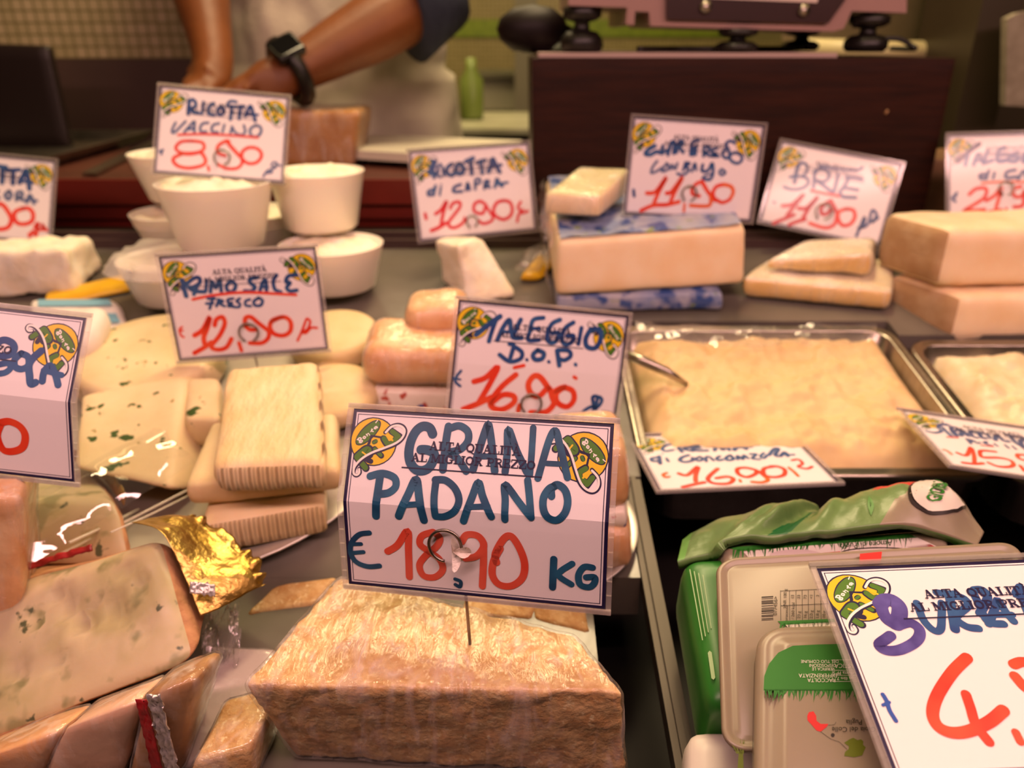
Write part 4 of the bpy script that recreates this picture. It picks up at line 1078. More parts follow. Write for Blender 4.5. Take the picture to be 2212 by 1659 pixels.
def hard(F, Yf, back, label, seed, sides=None, r=.003):
    P = bx(*F, Yf, back)
    for i in (2, 3, 6, 7): P[i].z = dz(P[i].y) + .002
    t = thing('hard_cheese_piece', label, 'cheese', V((P[3] + P[6]) / 2), 'smaller hard cheese pieces around the big wedge')
    v2 = hexa(P, r=r, amp=.0014, ns=60, seed=seed, octv=5)
    mk('paste', v2, grana, t); mk('cling_film', grow(v2, .0010), film, t)
hard([(558, 1400), (700, 1372), (700, 1500), (556, 1470)], (.375, .382), (.012, .022, .0045), 'small hard cheese piece peeking out left behind the big wedge', 102)
hard([(1000, 1330), (1146, 1352), (1146, 1500), (1000, 1500)], (.375, .372), (.012, .055, .011), 'hard cheese bar behind the big wedge, under the front tag', 103)
hard([(1152, 1360), (1262, 1412), (1270, 1500), (1152, 1500)], (.372, .362), (-.004, .06, .011), 'hard cheese bar behind the right end of the big wedge', 104)
hard([(415, 1650), (545, 1610), (560, 1800), (410, 1800)], (.262, .268), (.005, .035, .004), 'hard cheese chunk at the lower edge, left of the big wedge', 105)

# ================================================================ price cards
W_, H_ = .13, .0925
INK = {
    'grana': ['t47:420,103 401,74 365,69 334,95 314,144 309,200 321,248 351,281 387,286 418,269 436,233 437,199 405,184 369,184', 't39:496,61 491,133 489,274', 't37:496,75 548,55 594,79 600,126 566,170 511,190 554,212 605,273', 't38:638,264 684,63 702,62 745,263', 't29:661,198 719,194', 't36:796,263 798,168 794,57 843,158 901,257', 't32:915,43 917,174 916,268', 't35:956,282 995,102 1023,50 1049,118 1096,269', 't26:993,209 1057,208', 't40:176,335 172,433 167,529', 't37:125,331 186,313 249,330 261,371 229,404 175,415', 't40:284,519 327,408 360,329 385,417 411,530', 't29:318,457 386,448', 't36:460,335 459,411 469,501', 't36:456,325 509,325 560,362 583,416 564,469 515,501 470,504', 't37:609,517 645,397 670,323 697,387 745,482', 't28:640,442 726,432', 't35:811,491 808,399 801,324 873,400 937,470', 't35:937,470 923,376 908,296', 't36:1027,362 1025,328 1051,306 1089,330 1105,383 1094,437 1059,472 1018,464 993,425 990,371 1012,329 1038,314', 't28:127,624 73,639 30,689 23,747 48,794 108,814 170,804', 't21:37,695 80,690', 't22:39,743 90,734', 's37:218,718 271,678 326,596 326,702 324,850', 's35:455,589 399,615 386,661 423,693 481,733 498,791 457,837 399,836 379,781 410,726 472,664 488,618 455,589', 's36:598,629 624,589 680,591 707,640 671,699 615,718', 's36:706,626 704,737 697,863', 't20:560,838 587,849 583,878 561,869', 's37:769,724 764,677 805,594 842,577 883,638 907,718 896,795 843,845 781,844 748,795 755,719 787,647', 't35:1048,678 1044,832', 't32:1136,694 1071,758 1134,806', 't33:1233,705 1193,706 1168,752 1177,802 1218,812 1243,789 1244,756 1205,760'],
    'taldop': ['b40:151,243 232,166 315,94', 'b34:288,121 266,203 250,284', 'b36:313,268 344,176 387,112 405,180 426,238', 'b26:337,206 417,199', 'b36:472,104 445,177 431,238 492,238', 'b34:642,74 568,96 551,177 544,248 625,241', 'b28:545,163 615,156', 'b35:770,77 713,112 686,185 698,245 750,245 772,178 721,182', 'b35:875,88 819,133 797,206 823,254 874,240 888,188 837,192', 'b33:942,122 932,245', 'b39:1016,125 984,200 1002,259 1066,264 1100,200 1090,129 1037,124', 'b34:407,290 438,298 423,390', 'b34:438,303 504,342 499,393 421,420 340,376', 'b24:547,394 551,399', 'b37:624,317 592,355 612,389 662,380 673,338 624,317', 'b25:716,396 721,400', 'b37:773,309 802,419', 'b35:778,304 861,302 881,341 838,375 796,369', 'b27:925,399 930,405', 'r28:461,462 530,441', 'r27:927,497 944,506', 'b22:64,520 38,562 32,603 70,635', 'b18:15,579 65,585', 'r44:171,592 253,555 335,467 288,603 222,751', 'r45:112,810 223,756 309,704', 'r45:477,517 381,616 312,734 338,784 410,789 486,732 480,681 398,677 323,744', 'r37:534,749 529,791', 'r46:740,599 669,522 616,516 582,580 611,650 675,666 740,599 780,669 797,720 742,786 628,799', 'r44:864,580 807,636 827,707 904,733 950,677 930,606 854,585 795,616', 'b28:1125,633 1095,646 1118,739 1081,784 1036,766 1094,719 1147,716 1172,661 1137,643 1142,758 1229,763'],
    'primo': ['b41:153,211 155,277 162,351', 'b36:140,283 236,209 293,199 293,243 238,275 196,280 239,312 320,325', 'b34:276,256 227,341', 'b31:355,225 330,319', 'b33:368,330 396,235 417,299 462,229 459,329', 'b34:551,246 509,287 516,332 558,335 587,285 558,246', 'b37:771,232 713,242 715,279 745,311 712,346 655,342', 'b33:782,351 814,279 845,259 838,355', 'b29:801,315 851,319', 'b33:943,221 907,271 911,345 958,371', 'b35:1112,233 1041,236 1012,285 1047,295 1012,338 1037,369 1095,366', 'r26:212,384 370,362 583,352 759,364 934,388 1082,406', 'b29:338,386 394,390', 'b27:381,382 337,476', 'b26:317,429 373,430', 'b26:427,400 397,458', 'b25:420,400 460,417 428,437 466,463', 'b25:547,401 504,406 499,435 534,438 494,465 537,468', 'b25:603,405 572,426 596,450 585,479 535,475', 'b25:686,419 649,431 643,468 684,479', 'b28:766,410 719,436 721,474 770,478 791,434 759,409', 'r19:79,622 54,643 58,697 77,713', 'r17:52,654 80,653', 'r43:170,705 249,658 325,550 287,646 245,727 242,788', 'r41:142,865 236,819 301,778', 'r40:354,628 377,577 430,558 441,620 381,722 294,816 346,851 421,834 476,761', 'r34:534,804 544,875', 'r40:612,625 626,581 670,576 726,634 808,718', 'r40:614,656 645,689 695,693', 'r39:808,718 791,778 727,820 627,812', 'r40:933,596 850,621 820,680 847,744 925,766 988,732 1005,656 975,607 919,599 842,628', 'r23:1042,822 1098,725 1138,643 1155,629 1173,661 1143,721 1095,748 1123,758 1173,715 1224,719'],
    'vacc': ['b39:301,135 295,200 297,279', 'b36:295,149 327,118 362,150 359,194 307,220 349,252 404,261', 'b31:439,136 434,259', 'b36:544,140 512,165 495,210 505,259 559,268', 'b36:620,169 589,201 599,250 639,246 649,195 620,169', 'b31:685,126 717,98 772,103', 'b35:728,151 724,296', 'b31:680,156 762,151', 'b36:816,143 811,281', 'b32:769,154 857,142', 'b38:870,246 893,179 918,133 950,210 975,287', 'b29:869,232 998,220', 'g28:178,383 155,443 151,486 178,483 227,422 276,360', 'g29:271,475 313,414 363,352 367,409 372,480', 'b25:302,443 361,424', 'g28:504,353 451,365 427,410 437,452 490,448', 'g28:612,350 559,369 542,407 551,442 605,444', 'g26:667,359 652,440', 'b25:733,440 749,373', 'g28:742,374 787,435 849,451 881,412 863,348', 'g31:979,337 933,378 937,435 980,460 1026,435 1043,382 1020,341 979,337', 'r25:213,509 446,480 715,467 1014,465', 'r33:344,561 251,577 202,631 211,673 273,696 379,687 458,658 481,613 451,566 344,561', 'r36:260,704 353,700 446,677 489,720 505,769 468,815 350,850 243,841 187,796 190,753 260,708', 'r28:532,816 545,858', 'r35:726,534 698,529 627,579 611,638 634,671 695,688', 'r39:698,529 764,602 866,701', 'r33:865,694 869,759 819,813 718,822 628,787', 'r35:866,701 923,747 1004,740 1055,685 1058,627 1008,581 926,581 868,629 864,673', 'g18:34,703 78,678 55,723 69,728', 'g24:1095,876 1119,831 1158,798 1180,825 1133,837', 'g21:1169,754 1187,717 1222,721 1211,772 1178,782 1230,742 1265,746'],
    'capra': ['b66:249,125 199,229', 'b41:226,195 230,282', 'b32:314,151 280,185 282,228 236,239 298,280', 'b34:333,182 337,268', 'b44:434,160 384,193 377,250 420,275 444,262', 'b46:517,159 475,199 483,258 536,262 558,205 517,159', 'b45:643,132 642,204 641,277', 'b45:588,143 676,113', 'b43:756,147 757,279', 'b42:716,166 803,143', 'b48:828,269 868,192 890,135 920,210 952,279', 'b38:841,219 976,207', 'b34:235,369 201,460', 'b34:208,403 153,420 149,456 202,453', 'b25:289,388 268,466', 'b19:296,359 298,362', 'b34:507,376 436,399 423,442 514,449', 'b36:561,439 585,368 600,435', 'b30:661,439 672,345 720,334 723,371 675,389', 'b33:762,440 778,368 818,364 806,400 773,412 826,431', 'b36:880,435 913,349 945,418 967,427', 'b30:891,406 1026,395', 'p34:88,647 93,698', 'p37:200,657 265,618 335,537 283,657 246,771', 'p40:133,827 212,804 301,761', 'p34:365,613 401,564 471,556 472,607 402,682 332,757 341,809 410,816 492,771 512,729', 'p35:759,610 701,568 636,592 621,657 664,691 718,695 748,639', 'p33:752,602 790,679 823,742 802,785 713,807 662,772', 'p37:958,582 886,598 839,669 855,737 937,782 1019,752 1051,680 1027,603 958,582', 'p31:1154,614 1116,671 1151,719 1116,746 1092,819', 'p31:1149,734 1223,718', 'p23:1116,746 1170,690'],
    'quart': ['b42:238,257 170,303 153,338 204,342 258,311 318,321', 'b35:317,252 316,307 359,298', 'b38:377,331 394,227 428,211 433,314', 'b35:461,305 471,208 514,206 491,255 526,301', 'b32:601,317 608,200 670,175', 'b31:629,246 624,323', 'b31:649,238 652,314', 'b31:734,323 731,247 772,231 771,279 736,288 799,319', 'b31:861,239 812,256 817,290 861,294 821,317 886,313', 'b31:963,239 924,269 929,310 976,328 991,279 961,226 942,192 981,163 1028,180', 'b31:1041,269 995,306 1023,353 1085,370 1123,333 1102,286 1041,269', 'g27:276,400 239,457 231,514 280,497 334,459', 'g27:373,421 342,465 338,493 387,476 397,434 373,414', 'g27:423,467 432,425 466,464 481,408', 'b27:560,396 548,473', 'b27:560,396 605,400 573,437 605,463 553,515 493,505', 'b27:636,475 656,397 678,458', 'b33:737,406 737,462 796,458 830,386 850,476 829,540 755,538', 'b21:748,538 773,508 851,483', 'b26:932,436 914,465 940,491 974,468 948,442', 'r40:209,712 295,693 388,546 331,683 288,821', 'r40:407,700 456,683 549,536 487,688 455,797', 'r41:169,886 289,828 420,813 542,777', 'o26:603,795 605,867', 'r37:752,573 709,583 664,635 672,691 741,708', 'r40:751,566 823,661 908,741', 'o36:858,701 862,787 791,805 664,806', 'r38:908,741 876,672 904,606 975,581', 'o36:975,581 1051,597 1081,652 1055,725', 'r36:1055,725 985,758 906,727', 'b32:71,692 84,748'],
    'brie': ['g45:248,216 242,286 253,421', 'g33:231,245 267,195 329,208 348,281 307,341 226,350', 'g35:307,341 376,353 399,408 342,472 242,502 156,494', 'b33:190,374 257,343', 'g38:430,247 449,346 465,437', 'g38:431,281 475,229 557,230 596,282 557,350 459,353 550,385 673,445', 'g37:682,238 687,348 688,442', 'b35:943,244 862,244 776,253', 'g37:806,247 779,355 752,437 802,469 927,451', 'g34:783,371 928,366', 'b29:464,189 536,183 610,185 848,162 908,115', 'r33:451,475 574,475 753,471', 'd41:195,702 294,664 383,532 316,685 272,799', 'd41:368,691 454,672 539,525 478,667 446,795', 'd42:151,912 257,837 341,775', 'd41:322,892 392,842 472,798', 'd39:682,538 631,591 605,649 636,702 688,682 711,617', 'd42:682,538 742,610 791,668', 'r38:783,670 794,771 738,835 650,845 530,829', 'r39:868,592 800,641 814,723 878,778 950,745 976,662 941,593 868,592', 'g25:89,682 107,686', 'g32:1046,860 1058,755 1075,641 1086,740 1039,776 1127,714 1131,552 1192,598 1159,682 1213,619'],
    'burr': ['v65:211,200 235,181 268,183 285,216 268,261 240,297', 'v53:216,193 208,239 215,277 243,304', 'v45:242,307 296,294 324,320 314,357 274,391 205,418 153,416 136,391 178,363 198,351', 'b33:366,201 360,284 382,335 411,330 442,269 469,206', 'b34:470,153 516,162 549,163', 'b39:469,333 493,252 513,182', 'b35:521,175 567,184 571,224 498,278 521,323 564,334', 'b36:634,147 667,149 673,183 633,233 602,264', 'b35:622,160 620,213 617,303 674,318', 'b34:616,315 681,236 707,204 711,263 721,307', 'b29:658,273 731,276', 'b38:830,144 795,182 846,178', 'b38:833,151 806,235 796,298', 'b35:817,299 883,213 874,302', 'c17:72,605 77,632 74,668 82,710', 'c13:57,647 85,637', 'r46:458,464 375,523 280,613 230,685 228,736 265,762 329,760 421,728 495,685', 'r38:386,617 379,670 369,736 386,801', 'r31:499,771 498,805', 'r42:626,500 667,490 708,509 684,575 628,605 606,550', 'r40:695,553 653,654 598,739', 'r43:821,525 753,578 697,682 707,733 772,695 831,581 821,525'],
    'talcap': ['k52:109,297 216,198 337,108', 'b37:216,229 185,338', 'b37:276,340 329,217 383,327', 'b31:284,293 383,288', 'b37:428,188 398,312 489,291', 'b46:609,154 549,191 541,300 640,294', 'b40:549,238 625,232', 'b40:760,212 670,241 662,303 745,305 760,258 700,265', 'b40:911,215 821,244 813,314 896,316 911,270 851,276', 'b37:986,233 971,325', 'b40:1061,250 1031,311 1092,328 1121,267 1061,250', 'g34:443,406 413,499', 'g37:428,445 352,451 352,490 413,491', 'g31:504,431 489,493', 'g37:730,405 640,426 632,488 746,483', 'g34:761,507 821,415 851,501', 'g31:912,510 919,433 972,450 927,480', 'o25:368,545 595,534 1047,552', 'r40:231,667 307,606 413,608 398,701 292,777 171,853 277,847 398,842', 'r40:413,741 504,688 580,596 550,720 512,860', 'r37:444,866 505,857 580,846', 'r28:633,831 626,878', 'r40:791,593 716,615 716,693 791,702 837,633 822,726 807,804 716,817', 'r40:957,605 882,665 897,805 972,823 1017,730 957,605', 'g31:94,648 49,710 79,742', 'g25:41,702 87,687'],
    'gorg': ['b39:829,225 878,173 930,180 951,211 934,245 896,256', 'b33:873,311 930,292 951,315 927,344 876,357', 'b36:992,232 965,268 974,306 1010,315 1041,292 1032,247 992,232', 'b40:1094,207 1058,251 1045,292 1058,343 1073,387 1096,378', 'b37:1131,367 1131,315 1158,279 1194,327 1217,377', 'b31:1127,308 1226,323', 'b35:713,251 677,308 719,355 763,324', 'b35:544,257 495,315 530,364 587,331 547,309', 'r41:918,623 963,611 1017,632 1043,682 1025,751 967,784 914,777 890,700 918,623', 'r41:775,653 737,671 734,724 780,726 802,663 790,785'],
    'pecora': ['b49:716,116 791,120', 'b49:759,123 760,297', 'b49:804,153 932,134', 'b49:868,147 873,297', 'b54:942,278 974,194 997,133 1031,234 1049,337', 'b40:941,255 1082,264', 'b49:566,120 530,216 577,281 637,228 610,139 566,120', 'g38:724,393 695,442 740,472', 'g40:841,381 802,431 837,474 866,425 841,381', 'g38:923,477 923,396 971,379 979,425 932,441 998,469', 'g40:1032,489 1059,405 1108,493', 'g31:1030,455 1139,461', 'r49:696,615 734,542 776,538 822,580 884,689 858,784 774,816 687,801', 'r47:994,563 921,605 915,675 951,729 1027,734 1100,692 1106,610 1059,556 994,563', 'r49:406,597 338,696 399,805 492,773 417,596', 'r38:1090,867 1119,806 1154,849 1167,709 1138,769 1236,772 1200,717 1259,781', 'r34:1078,845 1163,814'],
    'crema': ['b30:310,176 234,207 195,261 209,301 271,288', 'b32:370,201 329,255 333,331', 'b32:348,219 403,205 416,245 357,277 418,321', 'b35:487,232 435,266 445,314 534,323', 'b32:440,276 492,271', 'b35:590,328 648,229 657,325 713,235 706,330', 'b40:746,334 825,207 841,324', 'b32:767,298 895,291', 'b33:138,387 114,510', 'b31:133,404 73,417 70,461 121,466', 'b24:184,427 185,481', 'b15:173,344 175,350', 'b33:365,390 307,421 276,472 308,502 370,481 383,438', 'b29:444,425 402,458 415,495 457,463 444,425', 'b26:467,509 489,439 515,432 527,497', 'b29:597,431 562,464 566,500 603,486', 'b29:682,421 636,462 636,507 685,485 682,421', 'b26:713,497 735,435 752,500 785,431 798,487', 'b26:840,418 887,423 829,490 877,513', 'b26:950,410 905,461 915,498 960,448', 'b32:975,450 1058,346 1091,349 1023,454 1055,476', 'b31:1055,476 1116,408 1110,481', 'b24:1074,450 1169,459', 'o27:121,665 91,687 96,729 124,723', 'r36:209,682 263,712 378,588 323,717 294,812', 'r37:181,888 266,857 349,833', 'r35:513,635 416,743 388,805 418,856 513,865 572,806 541,763 458,779', 'o22:614,819 610,850', 'r34:782,678 726,638 659,649 637,731 680,784 758,742 791,696 813,781', 'o33:814,797 811,845 755,872 691,858', 'r34:924,640 850,667 819,765 874,803 954,778 995,698 970,645 919,631', 'o25:1039,668 1050,737 1052,804', 'r25:1112,553 1166,541 1168,612 1115,659 1162,697 1215,668'],
    'strac': ['b27:296,163 252,179 187,256 188,320 119,375 58,370', 'b33:225,243 226,328 231,409', 'b28:203,196 263,186 312,180', 'b35:296,229 274,322 274,374', 'b30:296,229 345,201 344,245 290,295 316,360', 'b35:327,346 377,233 375,340', 'b27:344,309 387,294', 'b35:469,245 442,232 413,327 439,349', 'b35:545,240 507,242 482,335 514,334', 'b27:561,245 552,321', 'b35:578,344 637,240 648,330 686,328', 'b34:721,201 856,208', 'b33:753,211 734,322 746,379', 'b37:837,246 783,305 771,391 827,352 864,248', 'b22:337,404 331,487', 'b22:332,416 369,404 353,450', 'b20:385,419 389,458 421,437', 'b25:485,405 453,436 494,463', 'b19:532,420 541,457', 'b22:617,412 619,461', 'b20:669,414 672,463', 'b22:743,410 756,455', 'r18:184,425 274,405', 'r17:407,486 496,477', 'r30:142,694 178,720 218,688 300,556 259,694 204,821', 'r30:111,851 195,842 269,809', 'r30:469,568 358,590 309,687 327,704 446,670 516,685 508,751 447,806 362,824 318,785', 'r31:702,550 634,562 610,627 649,651', 'r29:553,755 539,839', 'q27:56,675 76,688 83,732'],
    'LOGO': ['k0:223,96 235,121 242,147 243,174 238,201 227,225 211,246 190,263 166,275 140,281 112,281 85,274 60,262 38,245 20,223 7,199 0,172 -1,144 5,118 16,93 32,72 53,55 78,44 104,38 132,39 159,45 183,57 205,75', 'y0:218,99 229,123 236,148 237,174 232,199 222,222 207,242 187,258 164,269 139,275 113,274 87,268 63,257 42,241 25,220 13,196 7,171 6,145 11,120 21,96 37,76 57,61 80,50 105,44 131,45 156,51 180,63 201,79', 'k0:117,140 105,154 91,165 77,175 64,181 52,184 42,184 34,181 29,174 27,165 28,153 32,139 39,125 48,110 59,95 72,81 86,70 100,60 113,54 125,51 135,51 143,54 148,61 150,70 149,82 145,96 138,110 129,125', 'e0:113,137 101,149 89,160 76,169 64,176 53,179 44,179 38,177 33,171 32,162 33,152 37,139 44,126 53,112 64,98 76,86 88,75 101,66 113,59 123,56 132,56 139,59 143,64 145,73 143,83 139,96 132,109 124,123', 'w6:39,153 54,166', 'w6:36,156 46,146 57,149 51,158 64,159 58,169 48,168', 'w6:70,137 65,144 73,148 78,140 71,137', 'w5:79,126 87,134', 'w5:82,129 90,120 98,129', 'w6:106,98 103,109 114,110', 'w4:100,112 110,101', 'w6:123,85 117,94 126,95 128,84 134,90', 'w5:122,65 130,53', 'k11:95,177 108,132 171,138', 'k11:107,133 101,171', 'k38:44,241 99,294', 'k38:45,236 83,200 105,198 110,226 81,246', 'k28:131,196 171,228', 'k22:124,163 133,158', 'k34:171,142 194,168 223,163 241,131', 'k34:208,102 253,127', 'k25:120,259 104,254', 'e27:44,241 96,292', 'e27:47,236 83,203 101,201 103,223 81,243', 'y8:71,216 94,230', 'e18:133,196 167,225', 'e14:122,165 136,156', 'e25:174,141 196,166 220,162 238,134', 'e25:213,104 247,126', 'y9:193,131 219,148', 'k19:176,111 204,80 239,68 268,77 281,101 270,135 239,165 182,193 125,218 75,253 44,292 38,323 55,333 71,318 65,298', 'w11:180,110 206,81 239,72 265,81 276,101 266,133 236,161 179,189 122,214 72,248 40,289 38,322 55,330 67,318 64,301']}
PINS = {
    'grana': [520, 646, 81],
    'taldop': [619, 727, 77],
    'primo': [635, 707, 82],
    'vacc': [670, 714, 80],
    'capra': [584, 772, 61],
    'quart': [634, 686, 73],
    'brie': [644, 674, 87],
    'talcap': [625, 612, 75]}
POSE = {
    'grana': [-0.3656, 0.0089, -0.1795, -0.0192, 0.3113, -0.2052],
    'taldop': [-0.2399, 0.1295, 0.1618, 0.0203, 0.532, -0.225],
    'primo': [-0.0741, -0.0354, 0.1375, -0.2327, 0.6442, -0.2106],
    'vacc': [-0.4858, 0.0715, 0.1092, -0.3034, 0.842, -0.0888],
    'capra': [-0.2511, -0.0694, 0.2788, -0.0404, 0.8411, -0.1478],
    'quart': [-0.1332, 0.0641, 0.0274, 0.1809, 0.7879, -0.1173],
    'brie': [-0.3692, 0.2098, -0.2656, 0.3553, 0.8729, -0.1552],
    'crema': [-1.6299, -0.0661, 0.0526, 0.1643, 0.5119, -0.2895],
    'pecora': [-0.4178, 0.0949, 0.1069, -0.5811, 0.868, -0.1579],
    'gorg': [-0.3387, 0.1131, -0.0204, -0.2994, 0.3728, -0.1686],
    'talcap': [-0.4021, -0.0199, -0.0533, 0.555, 0.8817, -0.1368],
    'strac': [-1.5901, 0.168, 0.024, 0.3686, 0.4977, -0.2739],
    'burr': [-1.2969, -0.0459, -0.0511, 0.2028, 0.2388, -0.2263]}
def loc3(u, v_, ly): return V((u * 1e-4 - W_ / 2, -.00003 - ly * .000008, H_ / 2 - v_ * 1e-4))
BEND = {'grana': R(14), 'gorg': R(12), 'taldop': R(3)}     # cards creased across the middle
def bend(vf, a):
    if not a: return vf
    return ([V((v.x, v.y + (math.sqrt(v.z * v.z + 1e-6) - .001) * math.sin(a), v.z * math.cos(a))) for v in (V(q) for q in vf[0])],) + tuple(vf[1:])
def boxv(a, b, n=12):
    return join(*[box((a[0], a[1], a[2] + (b[2] - a[2]) * i / n), (b[0], b[1], a[2] + (b[2] - a[2]) * (i + 1) / n)) for i in range(n)])
GLY = {}
def _g(ch, w, *st): GLY[ch] = (w, st)
def _el(cx, cy, rx, ry, a0=0, a1=360, n=16): return [(cx + rx * math.cos(R(a0 + (a1 - a0) * i / n)), cy + ry * math.sin(R(a0 + (a1 - a0) * i / n))) for i in range(n + 1)]
TK, TN = .23, .10
_g('A', 1.0, (TN, [(.12, 0), (.42, .97)]), (TK, [(.44, .90), (.78, .05)]), (TN, [(.22, .32), (.66, .32)]), (.10, [(.0, .05), (.24, .05)]), (.10, [(.60, .05), (.98, .05)]))
_g('L', .86, (TK, [(.26, .1), (.26, .9)]), (.10, [(.04, .95), (.48, .95)]), (.10, [(.04, .05), (.78, .05)]), (.10, [(.78, .05), (.78, .32)]))
_g('T', .92, (TK, [(.46, .1), (.46, .9)]), (.12, [(.06, .94), (.86, .94)]), (.10, [(.06, .94), (.06, .68)]), (.10, [(.86, .94), (.86, .68)]), (.10, [(.22, .05), (.70, .05)]))
_g('O', 1.0, (.19, _el(.5, .5, .38, .42)))
_g('Q', 1.0, (.19, _el(.5, .5, .38, .42)), (.14, [(.48, .18), (.66, .0), (.92, -.12)]))
_g('U', 1.0, (TK, [(.24, .9), (.24, .34), (.34, .12), (.52, .06)]), (.13, [(.52, .06), (.72, .14), (.78, .36), (.78, .9)]), (.10, [(.04, .95), (.46, .95)]), (.10, [(.62, .95), (.96, .95)]))
_g('I', .5, (TK, [(.25, .1), (.25, .9)]), (.10, [(.04, .95), (.46, .95)]), (.10, [(.04, .05), (.46, .05)]))
_g('M', 1.16, (.11, [(.16, .06), (.16, .9)]), (TK, [(.22, .9), (.56, .2)]), (.11, [(.56, .12), (.9, .94)]), (TK, [(.96, .1), (.96, .9)]), (.10, [(.02, .95), (.28, .95)]), (.10, [(.88, .95), (1.14, .95)]), (.10, [(.02, .05), (.32, .05)]), (.10, [(.78, .05), (1.14, .05)]))
_g('G', 1.0, (.19, _el(.5, .5, .38, .42, 50, 320)), (.16, [(.80, .10), (.80, .42)]), (.10, [(.56, .44), (.98, .44)]), (.10, [(.78, .6), (.78, .92)]))
_g('P', .9, (TK, [(.26, .1), (.26, .9)]), (.15, [(.3, .92), (.6, .92), (.78, .82), (.8, .66), (.72, .50), (.5, .44), (.3, .44)]), (.10, [(.04, .95), (.3, .95)]), (.10, [(.04, .05), (.5, .05)]))
_g('R', 1.0, (TK, [(.26, .1), (.26, .9)]), (.15, [(.3, .92), (.6, .92), (.76, .82), (.78, .68), (.7, .54), (.5, .48), (.3, .48)]), (.20, [(.5, .46), (.68, .3), (.84, .08)]), (.10, [(.04, .95), (.3, .95)]), (.10, [(.04, .05), (.46, .05)]), (.10, [(.7, .05), (1.0, .05)]))
_g('E', .88, (TK, [(.26, .1), (.26, .9)]), (.11, [(.04, .95), (.78, .95)]), (.11, [(.04, .05), (.8, .05)]), (.10, [(.3, .5), (.6, .5)]), (.10, [(.78, .95), (.78, .7)]), (.10, [(.8, .05), (.8, .32)]), (.10, [(.6, .36), (.6, .64)]))
_g('Z', .9, (.11, [(.1, .95), (.8, .95)]), (.22, [(.76, .88), (.14, .12)]), (.11, [(.1, .05), (.82, .05)]), (.10, [(.1, .95), (.1, .7)]), (.10, [(.82, .05), (.82, .32)]))
def slogan(s, x0, x1, ybase, hgt):
    tot = sum(.42 if c == ' ' else GLY['A' if c == 'À' else c][0] for c in s); k = (x1 - x0) / tot; x = x0; out = []
    for c in s:
        if c == ' ': x += .42 * k; continue
        w_, st = GLY['A' if c == 'À' else c]
        for t, pts in st: out.append(ribbon([(x + a * k, ybase - b * hgt) for a, b in pts], t * (k + hgt) / 2, 4))
        if c == 'À': out.append(ribbon([(x + .28 * k, ybase - 1.32 * hgt), (x + .52 * k, ybase - 1.12 * hgt)], .14 * hgt, 4))
        x += w_ * k
    return out
def parse(ss):
    o = []
    for s in ss:
        hd_, b = s.split(':'); o.append((hd_[0], float(hd_[1:]), [tuple(float(q) for q in p.split(',')) for p in b.split()]))
    return o
PRINT_ITEMS = []
for k_, (a, b, c, d) in enumerate(((0, 0, 1300, 17), (0, 908, 1300, 925), (0, 17, 17, 908), (1283, 17, 1300, 908))):
    nn = 16 if d - b > 100 else 1
    for q in range(nn):
        b1, d1 = b + (d - b) * q / nn, b + (d - b) * (q + 1) / nn
        PRINT_ITEMS.append(([V((a, b1)), V((c, b1)), V((c, d1)), V((a, d1))], [(0, 1, 2, 3)], 0, 1))
for a, b, c, d in ((25, 25, 1275, 29), (25, 896, 1275, 900), (25, 29, 29, 896), (1271, 29, 1275, 896)):
    nn = 16 if d - b > 100 else 1
    for q in range(nn):
        b1, d1 = b + (d - b) * q / nn, b + (d - b) * (q + 1) / nn
        PRINT_ITEMS.append(([V((a, b1)), V((c, b1)), V((c, d1)), V((a, d1))], [(0, 1, 2, 3)], 0, 1))
for s, x0, x1, yb, hg_ in (('ALTA QUALITÀ', 412, 866, 182, 44), ('AL MIGLIOR PREZZO', 326, 940, 243, 42)):
    for v2, f2 in slogan(s, x0, x1, yb, hg_): PRINT_ITEMS.append((v2, f2, 0, 46))
v2, f2 = ribbon([(283, 276), (972, 276)], 6); PRINT_ITEMS.append((v2, f2, 0, 46))
LOGO_ITEMS = []; LK = ['k', 'y', 'e', 'w']
for i, (c, w__, pts) in enumerate(parse(INK['LOGO'])):
    if w__ == 0: v2 = [V(p) for p in pts]; f2 = [tuple(range(len(pts)))]
    else: v2, f2 = ribbon(crom(pts, 6) if len(pts) > 3 else pts, w__ * 1.0)
    LOGO_ITEMS.append((v2, f2, LK.index(c), 2 + i * .32))
lc = parse(INK['LOGO'])[0][2]; LCX = sum(p[0] for p in lc) / len(lc); LCY = sum(p[1] for p in lc) / len(lc)
def rotl(p):
    a = R(93); x, y = p[0] - LCX, p[1] - LCY
    return V((1163 + x * math.cos(a) - y * math.sin(a), 168 + x * math.sin(a) + y * math.cos(a)))
LOGO_R = [([rotl(p) for p in v2], f2, k, ly) for v2, f2, k, ly in LOGO_ITEMS]
PM = flat(PRINT_ITEMS, loc3); LM = flat(LOGO_ITEMS, loc3); LRM = flat(LOGO_R, loc3)
SHARE = {}
def shared(key, name, vf, mats, parent):
    key = key + '_%g' % BEND.get(parent.get('key'), 0)
    if key in SHARE:
        o = bpy.data.objects.new(name, SHARE[key]); link(o, parent); return o
    o = mk(name, bend(vf, BEND.get(parent.get('key'), 0)), mats, parent, 'local', smooth=False); SHARE[key] = o.data; return o
